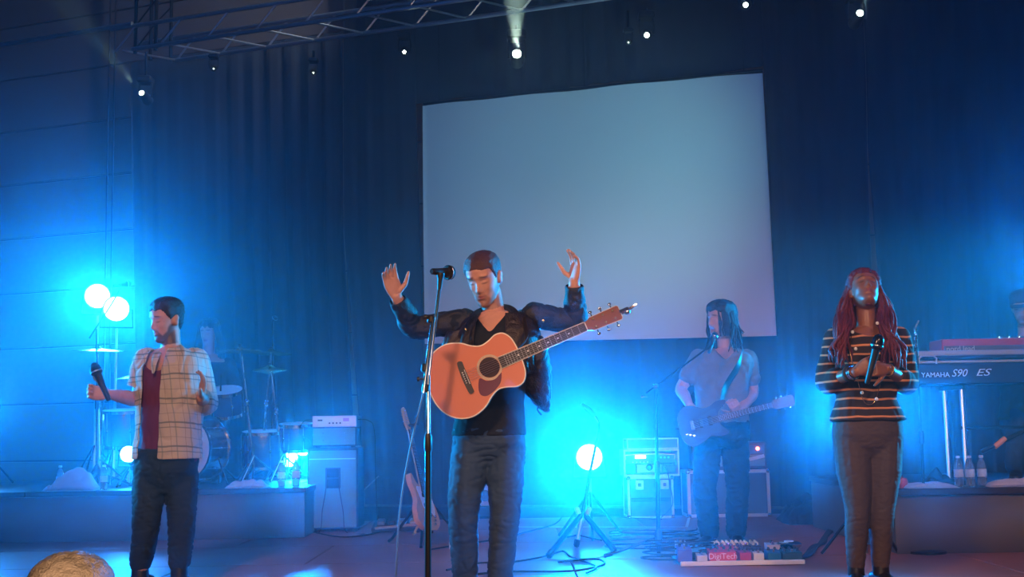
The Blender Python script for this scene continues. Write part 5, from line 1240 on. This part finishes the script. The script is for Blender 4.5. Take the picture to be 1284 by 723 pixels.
for a, q in ((anA, .3), (anB, -.3)):
    mb = MB(); shoe(mb, a, D.fw + D.rt * q, 1.0); mb.build('shoe', mat('dark leather shoe', (.02, .018, .018), .4), D.root)
og = P(876, 531, 8.28); on = P(975, 506, 8.22)
eg2, QD = electric(og, on - og, V(-.05, -1, .12), 'electric_guitar', 'dark blue electric guitar played by the long-haired rear guitarist', mat('dark blue guitar finish', (.03, .05, .10), .2, coat=.8), mat('dark pearl pickguard', (.04, .07, .12), .2, coat=.8), neck_m=mat('dark neck', (.07, .05, .045), .35, coat=.3), style=1, s=.86)
mb = MB(); mb.tube(smooth_path([QD(-.155, 0, -.02), D.J(858, 515, .10), D.J(885, 480, .22), D.J(925, 450, .18), D.J(932, 439, .02), D.J(928, 455, -.15), D.J(910, 485, -.19), QD(.22, .11, -.02)], 6), .03, 8, flat=.12); mb.build('strap', black_plastic, eg2)

# ------------------------------------------------------------------ drummer, seen mostly as hair and shoulders
E = Fig('person', 'long-haired drummer seated behind the kit in blue haze', 11.3, tuple(PZ(262, 11.3, .4)), yaw=4)
hC = E.J(262, 417, 0); hR = head_rot(10, 10); hs = 1.0
vs, fs = head_grid(hC, hR, hs, nz=44, na=48); E.mb.add(vs, fs); nbE = E.J(262, 443, 0)
E.limb([E.J(262, 448), E.J(262, 430)], [.06, .055])
TE = [(262, 538, 22, .12, 0), (262, 520, 24, .13, 0), (262, 495, 22, .11, 0), (262, 470, 25, .11, 0), (262, 455, 26, .10, 0), (262, 444, 13, .06, 0)]
E.torso(TE)
for q in (-1, 1):
    sh = E.J(262 + q * 24, 457); el = E.J(262 + q * 36, 492, -.05); wr = E.J(262 + q * 24, 500, -.30); E.limb([sh, el, wr], [.052, .042, .028])
    hand(E.mb, wr, V(-q * .3, -1, .0), (0, 0, -1), q, 1.0, (60, 60, 60, 60), 1)
    st = MB().tube([wr + V(0, -.08, -.02), wr + V(-q * .05, -.42, .04)], [.007, .005], 6).build('drumstick', mat('pale stick wood', (.6, .4, .22), .5)); tag(st, 'wooden drumstick in the drummer\'s %s hand' % ('left' if q > 0 else 'right'), 'drumstick')
    hp = E.J(262 + q * 11, 528); kn = V(hp.x + q * .10, hp.y - .42, hp.z + .02); an = V(kn.x, kn.y - .02, .50); E.limb([hp, kn, an], [.085, .058, .042])
finish(voxel(E.mb, .009, 1), 'body', skin_mat, E.root, colfn=skin_colors(hC, hR, hs, (.50, .27, .19), (.3, .1, .1), (.05, .03, .02)))
hair_cap(E.root, hC, hR, hs, dh, .022, seed=5, rough=.012)
mb = MB(); rs = np.random.RandomState(6)
for i in range(80):
    th = math.radians(rs.uniform(55, 305)); p0 = hC + hR @ V(.085 * math.sin(th), .09 * math.cos(th), rs.uniform(.03, .09)); p1 = hC + hR @ V(.118 * math.sin(th), .105 * math.cos(th), -.04); p2 = p1 + V(.03 * math.sin(-th), 0, rs.uniform(-.24, -.12))
    mb.tube(smooth_path([p0, p1, p1.lerp(p2, .5), p2], 4), .011, 6)
tag(mb.build('long_hair', dh, E.root, ang=0), kind='stuff')
mb = MB(); E.torso(TE[:-1], .018, mb)
for q in (-1, 1): E.limb([E.J(262 + q * 24, 457), E.J(262 + q * 33, 482, -.03)], [.06, .06], .01, mb)
finish(voxel(mb, .010, 2), 'shirt', mat('dark shirt', (.03, .03, .04), .9), E.root, folds=.008)
mb = MB(); E.torso([(262, 540, 23, .13, 0), (262, 524, 24, .135, 0)], .014, mb)
for q in (-1, 1):
    hp = E.J(262 + q * 11, 528); kn = V(hp.x + q * .10, hp.y - .42, hp.z + .02); an = V(kn.x, kn.y - .02, .50); E.limb([hp, kn, an], [.092, .072, .06], .004, mb)
finish(voxel(mb, .010, 2), 'jeans', mat('black jeans', (.018, .02, .026), .85), E.root, folds=.008)
for q in (-1, 1):
    hp = E.J(262 + q * 11, 528); mb = MB(); shoe(mb, V(hp.x + q * .10, hp.y - .44, 0), V(0, -1, 0), 1.0, floor=.402); mb.build('shoe', mat('dark leather shoe', (.02, .018, .018), .4), E.root)

# ------------------------------------------------------------------ keyboard player at the right edge
K_ = Fig('person', 'keyboard player in a cap half cut off by the right edge', 8.75, tuple(PZ(1284, 8.75, .41)), yaw=22)
hC = K_.J(1283, 385, 0); hR = head_rot(35, 14); hs = 1.02
vs, fs = head_grid(hC, hR, hs, nz=44, na=48); K_.mb.add(vs, fs); ears(K_.mb, hC, hR, hs)
K_.limb([K_.J(1287, 425), K_.J(1286, 405)], [.06, .055])
TK = [(1290, 545, 28, .12, .0), (1290, 525, 32, .13, 0), (1290, 490, 30, .11, 0), (1289, 455, 34, .11, 0), (1288, 434, 34, .09, 0), (1287, 422, 14, .06, 0)]
K_.torso(TK)
for q, el, wr in ((-1, K_.J(1254, 452, -.05), K_.J(1236, 432, -.40)), (1, K_.J(1326, 462, -.05), K_.J(1310, 436, -.42))):
    sh = K_.J(1289 + q * 32, 434); K_.limb([sh, el, wr], [.052, .042, .028]); hand(K_.mb, wr, V(-.1, -1, -.1), (0, 0, -1), -q, 1.0, (25, 25, 25, 28), 4)
for q in (-1, 1):
    hp = K_.J(1290 + q * 15, 530); kn = V(hp.x, hp.y - .05, .41 + .46); an = V(hp.x + .02 * q, hp.y + .03, .50); K_.limb([hp, kn, an], [.085, .058, .042])
    mb = MB(); shoe(mb, an, K_.fw, 1.0, floor=.412); mb.build('shoe', mat('dark leather shoe', (.02, .018, .018), .4), K_.root)
finish(voxel(K_.mb, .007, 1), 'body', skin_mat, K_.root, colfn=skin_colors(hC, hR, hs, (.50, .27, .19), (.3, .1, .1), (.05, .03, .02), ((.06, .04, .03), .6)))
hair_cap(K_.root, hC, hR, hs, dh, .010, seed=6)
mb = MB(); mb.lathe([(.084, .030), (.094, .05), (.092, .085), (.075, .115), (.04, .132), (.001, .136)], hC, hR.col[2], 28)
mb.loft([[hC + hR @ V(math.sin(a) * (.078 + 0 * t), .03 + math.cos(a) * (.075 + t), z) for a in np.linspace(-1.3, 1.3, 12)] + [hC + hR @ V(math.sin(a) * .078, .03 + math.cos(a) * (.072 + t), z - .004) for a in np.linspace(1.3, -1.3, 12)] for t, z in ((0, .038), (.04, .034), (.065, .026))])
mb.build('cap', mat('dark grey cap', (.05, .055, .06), .8), K_.root)
mb = MB(); K_.torso(TK[1:], .018, mb)
for q, el in ((-1, K_.J(1254, 452, -.05)), (1, K_.J(1326, 462, -.05))): K_.limb([K_.J(1289 + q * 32, 434), K_.J(1289 + q * 32, 434).lerp(el, .9)], [.06, .054], .01, mb)
finish(voxel(mb, .010, 2), 'shirt', mat('teal grey shirt', (.06, .085, .08), .9), K_.root, folds=.010)
mb = MB(); K_.torso(TK[:2], .012, mb)
for q in (-1, 1):
    hp = K_.J(1290 + q * 15, 530); kn = V(hp.x, hp.y - .05, .87); an = V(hp.x + .02 * q, hp.y + .03, .50); K_.limb([hp, kn, an], [.092, .075, .066], .004, mb)
finish(voxel(mb, .010, 2), 'jeans', jean, K_.root, folds=.010)

# ------------------------------------------------------------------ audience member, bottom left
Hh = Fig('person', 'blond audience member seen from behind at the bottom left corner', 2.35, (P(88, 715, 2.35).x, 2.35, -1.07), yaw=180)
hC = Hh.J(88, 772, 0); hR = head_rot(172, 4); hs = .90
vs, fs = head_grid(hC, hR, hs); Hh.mb.add(vs, fs); ears(Hh.mb, hC, hR, hs); bx_ = hC.x
Hh.limb([hC + V(0, 0, -.06), hC + V(0, -.01, -.20)], [.058, .062])
rr = lambda z, a, b, dy=0: ering(V(bx_, 2.35 + dy, z), V(1, 0, 0), V(0, 1, 0), a, b, 30)
zc = hC.z
Hh.mb.loft([rr(zc - .17, .07, .06), rr(zc - .21, .15, .08), rr(zc - .28, .19, .11), rr(zc - .45, .165, .12), rr(zc - .60, .14, .105), rr(zc - .75, .165, .12), rr(zc - .84, .12, .10)])
for q in (-1, 1):
    sh = V(bx_ + q * .17, 2.35, zc - .24); el = V(bx_ + q * .24, 2.33, zc - .52); wr = V(bx_ + q * .22, 2.52, zc - .72); Hh.limb([sh, el, wr], [.052, .042, .028]); hand(Hh.mb, wr, V(0, .4, -.9), (-q, 0, 0), q, 1.0)
    hp = V(bx_ + q * .09, 2.35, zc - .80); kn = V(bx_ + q * .10, 2.36, zc - 1.15); an = V(bx_ + q * .11, 2.33, -.98); Hh.limb([hp, kn, an], [.085, .056, .04])
    mb = MB(); shoe(mb, an, V(0, 1, 0), 1.0, floor=-1.068); mb.build('shoe', mat('dark leather shoe', (.02, .018, .018), .4), Hh.root)
finish(voxel(Hh.mb, .008, 1), 'body', skin_mat, Hh.root, colfn=skin_colors(hC, hR, hs, (.55, .30, .22), (.4, .15, .12), (.2, .12, .06)))
blondm = hair_mat('dark blond hair', (.64, .45, .28), .5)
hair_cap(Hh.root, hC, hR, hs, blondm, .012, seed=7, rough=.006)
mb = MB(); rs = np.random.RandomState(9)
wh = hC + hR @ V(.01, -.055, .117) * hs                       # whorl: strands fan out from the crown
for i in range(1300):
    th = rs.uniform(0, 6.283); L_ = rs.uniform(.6, 1.0); pts = []
    for k in range(7):
        r = .004 + k / 6 * L_ * 1.75                                # angle down the skull
        dirv = V(math.cos(th + .25 * r), math.sin(th + .25 * r), 0) * math.sin(r) + V(0, 0, 1) * math.cos(r)
        pts.append(hC + hR @ V(dirv.x * .090, -.004 + dirv.y * .114, .018 + dirv.z * .114 + rs.uniform(-.003, .004)) * hs)
    mb.tube(pts, [.0016, .0024, .0026, .0026, .0024, .002, .001], 4)
tag(mb.build('hair_strands', blondm, Hh.root, ang=0), kind='stuff')
mb = MB(); mb.loft([rr(zc - .185, .08, .07), rr(zc - .21, .15, .08), rr(zc - .28, .19, .11), rr(zc - .45, .165, .12), rr(zc - .60, .145, .11), rr(zc - .82, .175, .13)])
mb.v = [tuple(Vector(v) + (Vector(v) - V(bx_, 2.35, v[2])).normalized() * .016) for v in mb.v]
for q in (-1, 1): Hh.limb([V(bx_ + q * .17, 2.35, zc - .24), V(bx_ + q * .215, 2.34, zc - .42)], [.06, .056], .01, mb)
finish(voxel(mb, .010, 2), 'shirt', mat('grey cotton', (.17, .18, .17), .9), Hh.root, folds=.006)
mb = MB(); mb.loft([rr(zc - .74, .17, .125), rr(zc - .80, .175, .13), rr(zc - .88, .14, .11)])
for q in (-1, 1):
    hp = V(bx_ + q * .09, 2.35, zc - .80); kn = V(bx_ + q * .10, 2.36, zc - 1.15); an = V(bx_ + q * .11, 2.33, -.98); Hh.limb([hp, kn, an], [.092, .072, .062], .008, mb)
finish(voxel(mb, .010, 2), 'jeans', jean, Hh.root, folds=.008)
# ================================================================== keyboards
kz = .41; dK2 = 8.0
kb = lambda px, py, d=dK2: P(px, py, d)
x0 = kb(1150, 455).x; L_ = 1.36; top_l = kb(1175, 441).z; mid_l = kb(1175, 455).z; bot_l = kb(1175, 482).z
def slope(x): return (x - x0) * .012
keys_m = mat('black keyboard body', (.018, .022, .030), .35); silver = mat('silver keyboard trim', (.42, .45, .48), .4, .3)
ks = thing('keyboard_stand', 'black metal keyboard stand on the riser at the right edge', 'keyboard stand', (x0 + L_ / 2, dK2 + .2, kz))
for x in (x0 + .30, x0 + 1.15):
    for y in (.04, .36): MB().tube([(x, dK2 + y, kz + .03), (x, dK2 + y, bot_l - .03)], .016, 8).build('post', steel, ks)
    MB().box((x, dK2 + .2, kz + .016), (.04, .46, .03), bev=.006).build('foot', black_rubber, ks, smooth=False)
    MB().box((x, dK2 + .2, bot_l - .018), (.04, .44, .03), bev=.004).build('arm', black_metal, ks, smooth=False)
MB().tube([(x0 + .28, dK2 + .04, kb(1226, 536).z), (x0 + 1.17, dK2 + .04, kb(1226, 536).z)], .012, 8).build('crossbar', black_metal, ks)
dg = MB().tube([(x0 + .38, dK2 - .02, kb(1240, 566).z), (x0 + .95, dK2 + .01, kb(1284, 518).z)], .016, 8).build('diagonal_brace', black_metal, ks)
MB().tube([kb(1247, 560, dK2 - .02) + V(0, -.004, 0), kb(1260, 549, dK2 - .01) + V(0, -.004, 0)], .0185, 8).build('orange_tape', mat('orange tape', (.75, .28, .06), .6), dg)
k1 = thing('keyboard', 'long dark keyboard with white lettering on its back, nearest the striped singer', 'keyboard', (x0 + L_ / 2, dK2 + .18, bot_l))
MB().box((x0 + L_ / 2, dK2 + .18, (bot_l + mid_l) / 2), (L_, .36, mid_l - bot_l), bev=.01).build('body', keys_m, k1, smooth=False)
MB().box((x0 + L_ / 2, dK2 + .03, mid_l + .008), (L_ - .02, .05, .016), bev=.003).build('lower_rail', silver, k1, smooth=False)
MB().box((x0 + L_ / 2, dK2 + .05, (top_l + mid_l) / 2 + .01), (L_ - .04, .06, top_l - mid_l - .03), bev=.005).build('recessed_panel', keys_m, k1, smooth=False)
MB().box((x0 + L_ / 2, dK2 + .16, top_l - .008), (L_, .30, .035), bev=.006).build('top_rail', silver, k1, smooth=False)
MB().tube([kb(1152, 455) + V(0, -.005, 0), kb(1152, 449) + V(0, -.005, 0), kb(1156, 446) + V(0, -.005, 0), kb(1170, 446) + V(0, -.005, 0), kb(1174, 449) + V(0, -.005, 0), kb(1174, 456) + V(0, -.005, 0)], .007, 8).build('end_handle', silver, k1)
for i in range(52): MB().box((x0 + .08 + .0236 * i, dK2 + .345, top_l - .03), (.022, .12, .02)).build('white_key', mat('white key', (.75, .75, .73), .3), k1, smooth=False) if i % 1 == 0 else None
white_l = mat('white lettering', (.75, .80, .82), .6)
RT = Matrix.Rotation(math.radians(90), 3, 'X') 
text_part('lettering', 'YAMAHA', .046, white_l, k1, kb(1154.5, 473) + V(0, -.014, 0), RT, align='LEFT')
text_part('lettering', 'S90', .070, white_l, k1, kb(1192, 472) + V(0, -.014, 0), RT, align='LEFT', shear=.35)
text_part('lettering', 'ES', .066, white_l, k1, kb(1222, 471) + V(0, -.014, 0), RT, align='LEFT', shear=.35, sx=1.5)
x1 = kb(1183, 430, 8.12).x
rz0, rz1 = kb(1200, 433, 8.12).z, kb(1200, 424.5, 8.12).z
k2 = thing('keyboard', 'slim red keyboard lying on top of the long dark keyboard', 'keyboard', (x1 + .45, 8.25, top_l + .01))
MB().box((x1 + .45, 8.25, (rz1 + top_l + .012) / 2), (.92, .26, rz1 - top_l - .012), bev=.008).build('body', mat('red keyboard body', (.45, .02, .03), .35), k2, smooth=False)
MB().box((x1 + .45, 8.118, (rz0 + top_l) / 2 + .004), (.90, .012, rz0 - top_l - .012)).build('back_panel', mat('dull back panel', (.10, .09, .08), .6), k2, smooth=False)
text_part('lettering', 'nord lead', .050, mat('yellowish lettering', (.55, .48, .30), .6), k2, Vector((kb(1187, 434, 8.1).x, 8.108, top_l + .010)), RT, align='LEFT')
for i in range(7): MB().lathe([(.010, 0), (.008, .018)], (x1 + .42 + .07 * i, 8.22, rz1), n=10).build('knob', chrome, k2)
for i in range(28): MB().box((x1 + .06 + .028 * i, 8.37, rz1 - .02), (.026, .10, .018)).build('white_key', MATS['white key'], k2, smooth=False)

# ================================================================== pedal board
bd0, bd1 = G(853, 704), G(1010, 706); yb = 7.26; xb0, xb1 = P(853, 700, yb).x, P(1009, 700, yb).x
pb = thing('pedal_board', 'wide white-edged pedal board crowded with effect pedals on the stage floor', 'pedal board', ((xb0 + xb1) / 2, yb + .22, 0))
MB().box(((xb0 + xb1) / 2, yb + .23, .014), (xb1 - xb0, .46, .02), bev=.004).build('board', black_metal, pb, smooth=False)
MB().box(((xb0 + xb1) / 2, yb, .018), (xb1 - xb0, .018, .028), bev=.004).build('front_rail', mat('white rail', (.75, .74, .70), .4), pb, smooth=False)
MB().box(((xb0 + xb1) / 2, yb + .32, .045), (xb1 - xb0 - .1, .26, .04), bev=.004).build('raised_shelf', black_metal, pb, smooth=False)
knob_gold = mat('gold knob', (.75, .50, .28), .3, .8); knob_blk = black_plastic
def pedal(px0, px1, py0, py1, y, z0, label, colr, dep=.11, kn=(2, 1), km=None, sw=1, txt=None, extra=None, metal=0.0):
    """front face spans px0..px1 and py0..py1 at depth y"""
    x0, x1 = P(px0, 695, y).x, P(px1, 695, y).x; zt = max(z0 + .03, P((px0 + px1) / 2, py0, y).z); w_ = x1 - x0; h = zt - z0
    t = thing('effect_pedal', label, 'effect pedal', ((x0 + x1) / 2, y + dep / 2, z0), 'effect pedals on the board')
    m = mat('pedal ' + label, colr, .35, metal, var=.05)
    c = Vector(((x0 + x1) / 2, y + dep / 2, z0 + h / 2))
    MB().prism([(y, z0 + .001), (y, z0 + h * .72), (y + .006, z0 + h * .8), (y + dep, zt), (y + dep, z0 + .001)], x0, x1, Matrix(((0, 0, 1), (1, 0, 0), (0, 1, 0)))).build('housing', m, t, smooth=False)
    nx, ny = kn
    for i in range(nx):
        for j in range(ny):
            p = (x0 + w_ * (i + .5) / nx, y + dep * (.72 if ny == 1 else .45 + .4 * j), z0 + h * (.93 if ny == 1 else .88 + .08 * j))
            MB().lathe([(.0085, 0), (.0085, .010), (.0065, .018), (.001, .019)], p, n=10).build('knob', km or knob_blk, t)
    for i in range(sw):
        p = (x0 + w_ * (i + .5) / sw, y + dep * .22, z0 + h * .82); MB().lathe([(.010, 0), (.010, .005), (.007, .006), (.007, .016), (.001, .017)], p, n=12).build('foot_switch', chrome, t)
    if txt: text_part('lettering', txt, .048, mat('pale lettering', (.85, .6, .6), .5), t, Vector(((x0 + x1) / 2, y - .001, z0 + h * .22)), RT)
    return t, c
yf, zf, zs_ = yb + .03, .025, .066
pedal(850, 868, 685, 697, yf + .02, zf, 'violet blue pedal at the left end of the board', (.10, .09, .32))
pedal(874, 887, 694, 701, yf, zf, 'small white pedal with a black stripe, left of the big red one', (.6, .58, .55), dep=.07, kn=(1, 1))
pedal(890, 923, 689, 701, yf, zf, 'wide red pedal with pale lettering, largest on the board', (.62, .05, .09), kn=(4, 1), sw=2, txt='DigiTech')
pedal(928, 942, 690, 702, yf, zf, 'crimson pedal right of the wide lettered one', (.40, .04, .12), kn=(3, 1))
pedal(945, 958, 691, 701, yf, zf, 'white pedal with black toggles at the right half of the board', (.62, .62, .58), dep=.09, kn=(3, 1))
pedal(963, 979, 690, 702, yf, zf, 'teal pedal right of the white one with toggles', (.02, .16, .26), kn=(2, 1))
pedal(982, 1006, 690, 702, yf, zf, 'dark green pedal with a round silver top at the right end of the board', (.03, .09, .08), kn=(3, 2))[0]
cc = P(993, 685, yf + .16); wh_ = thing('round_foot_switch', 'bright round silver foot switch at the right end of the board', 'effect pedal', (cc.x, yf + .22, zs_)); MB().lathe([(.05, 0), (.075, .02), (.078, .035), (.06, .045), (.001, .048)], (cc.x, yf + .24, zs_), n=28).build('disc', chrome, wh_); MB().lathe([(.03, .046), (.028, .052), (.001, .053)], (cc.x, yf + .24, zs_), n=18).build('cap', white_l, wh_)
y2 = yf + .16
pedal(868, 885, 687, 691, y2, zs_, 'cyan pedal behind the small striped one', (.10, .50, .62), dep=.09, kn=(2, 1))
pedal(849, 862, 679, 684, y2 + .02, .026, 'beige pedal at the rear left corner of the board', (.62, .45, .35), dep=.09, kn=(2, 1))
pedal(900, 921, 684, 689, y2, zs_, 'low red pedal just behind the wide lettered one', (.55, .04, .08), dep=.05, kn=(0, 0), sw=2)
pedal(924, 929, 687, 692, y2, zs_, 'tiny orange pedal at the middle of the board', (.85, .22, .06), dep=.05, kn=(1, 1))
pedal(962, 978, 681, 686, y2 + .05, zs_, 'pale grey pedal at the rear right of the board', (.60, .50, .45), dep=.08, kn=(1, 1))
y3 = y2 + .06
for a_, b_, lab in ((896, 906, 'gold-knobbed pedal, leftmost of the rear row'), (908, 919, 'gold-knobbed pedal, second of the rear row'), (920, 931, 'gold-knobbed pedal with a violet light, third of the rear row'), (932, 942, 'gold-knobbed pedal, fourth of the rear row'), (944, 955, 'gold-knobbed pedal, rightmost of the rear row')):
    t_, c_ = pedal(a_, b_, 683, 690, y3, zs_, lab, (.05, .045, .05), dep=.11, kn=(2, 3), km=knob_gold)
    if 'violet' in lab: MB().ellipsoid(V(c_.x, y3 - .004, zs_ + .035), .006, .005, .006).build('indicator_light', mat('violet light', (.5, .2, .9), .3, emit=(.55, .2, 1), estr=12), t_)
MB().tube([(xb0 + .1, yb + .2, .075), (xb0 + .3, yb + .17, .085), (xb0 + .5, yb + .2, .075)], .005, 6).build('patch_cable', black_rubber, pb)

# ---- small low board of pedals left of the leaning guitar
c = G(496, 668); lb = thing('pedal_board', 'small wooden-edged pedal board on the floor left of the blond guitar', 'pedal board', (c.x, c.y, 0))
MB().box((c.x, c.y + .12, .05), (.40, .26, .03), Matrix.Rotation(.16, 3, 'X'), bev=.004).build('board', black_plastic, lb, smooth=False)
MB().box((c.x, c.y - .01, .055), (.34, .02, .022), Matrix.Rotation(-.08, 3, 'Y'), bev=.003).build('wooden_edge', mat('pale wood edge', (.36, .22, .14), .5), lb, smooth=False)
for i in range(4): MB().box((c.x - .13 + .09 * i, c.y + .12, .085), (.06, .10, .035), Matrix.Rotation(.16, 3, 'X'), bev=.005).build('small_pedal', [steel, black_plastic, steel, MATS['gold knob']][i], lb, smooth=False)
for x in (-.18, .18): MB().box((c.x + x, c.y + .12, .018), (.03, .24, .034)).build('foot', black_rubber, lb, smooth=False)
p0 = G(462, 632); st_ = tripod_stand('microphone_stand', 'short thin bright stand right of the bass cabinet', (p0.x, 10.9, 0), P(475, 596, 10.9), leg=.14, hub=.05, r=.008, extra='chrome')

# ---- cables and oddments on the floor
def floor_cable(label, pts, r=.006, m=None): return cable(label, [Vector((G(*p).x, G(*p).y, r + .002 + .004 * (i % 2))) for i, p in enumerate(pts)], r, m)
floor_cable('black cable curving on the floor under the tripod stand toward the centre singer', [(560, 716), (600, 708), (640, 706), (680, 700), (705, 692), (716, 700), (740, 708), (748, 714), (735, 720)])
floor_cable('long black cable crossing the floor behind the centre singer', [(540, 690), (580, 684), (630, 676), (662, 668), (690, 660), (700, 655), (705, 648)])
floor_cable('black cable in a loose arc at the bottom centre of the stage', [(590, 722), (640, 719), (700, 718), (735, 716), (758, 708), (745, 703), (700, 706)], .007)
floor_cable('cable lying behind the tripod stand before the latched flight case', [(720, 640), (750, 645), (790, 650), (830, 652)])
floor_cable('cable snaking from the bass cabinet toward the small pedal board', [(380, 662), (400, 670), (430, 674), (460, 672), (480, 666)])
floor_cable('cable along the foot of the drum riser', [(240, 668), (290, 672), (340, 669), (390, 668)])
for k, (cx, cy, rr_, lab) in enumerate(((815, 689, .30, 'coiled black cable around the boom microphone stand'), (850, 704, .22, 'smaller coil of cable at the left end of the pedal board'))):
    g = G(cx, cy); pts = [Vector((g.x + rr_ * (1 + .12 * math.sin(3.1 * a)) * math.cos(a), g.y + rr_ * .8 * (1 + .1 * math.cos(2.3 * a)) * math.sin(a), .008 + .0022 * i)) for i, a in enumerate(np.linspace(0, 6.28 * 4, 60))]
    cable(lab, pts, .005, n=2)
for k in range(4): floor_cable(['nearest', 'second nearest', 'second farthest', 'farthest'][k] + ' of four twisted cables running right from the pedal board', [(1000 + 3 * k, 703 - k), (1018, 697 - 3 * k), (1028 + 2 * k, 682), (1038, 668 + 2 * k), (1052, 652 + 3 * k), (1075, 640 + 2 * k)], .010)['group'] = 'twisted cables right of the pedal board'
g = G(1015, 640); hb_ = towel(985, 1058, .20, 10.3, .0, .6, 'dark bag or heap of gear behind the striped singer', mat('black bag cloth', (.02, .02, .024), .8), 12); hb_.name = 'gear_bag'; hb_['category'] = 'bag'
g = G(568, 688); fb_ = thing('tape_roll', 'small white roll on the floor beside the blond guitar', 'tape roll', (g.x, g.y, 0)); MB().lathe([(.014, .0), (.028, .0), (.028, .045), (.014, .045), (.014, .0)], (g.x, g.y, .001), n=20, cap=False).build('roll', mat('white tape', (.75, .72, .65), .5), fb_)
# pale floor tape with a corner
tp_ = MB(); a_, b_, c_ = G(620, 660.5), G(861, 660.5), G(864, 649)
for p, q in ((a_, b_), (b_, c_)):
    d_ = (q - p).normalized(); n_ = V(-d_.y, d_.x, 0) * .012; tp_.add([p - n_ + V(0, 0, .001), p + n_ + V(0, 0, .001), q + n_ + V(0, 0, .001), q - n_ + V(0, 0, .001), p - n_ + V(0, 0, .003), p + n_ + V(0, 0, .003), q + n_ + V(0, 0, .003), q - n_ + V(0, 0, .003)], [(0, 1, 2, 3), (7, 6, 5, 4), (0, 4, 5, 1), (1, 5, 6, 2), (2, 6, 7, 3), (3, 7, 4, 0)])
tag(tp_.build('floor_tape', mat('pale floor tape', (.70, .62, .52), .6), smooth=False), 'thin pale tape line with a corner on the floor before the flight cases', 'tape')
# cables hanging down the bare wall at far left
for px in (136, 143): 
    t0, z0 = WT(px, 110, .06); t1, z1 = WT(px - 7, 560, .06)
    o = MB().tube([WP(t0, 7.5, .06), WP(t0, z0, .06), WP((t0 + t1) / 2, (z0 + z1) / 2, .06), WP(t1, z1 - .3, .06)], .012, 6).build('wall_cable', black_rubber); tag(o, 'dark cable hanging down the bare wall at far left, %s of two' % ('left' if px == 136 else 'right'), 'cable')
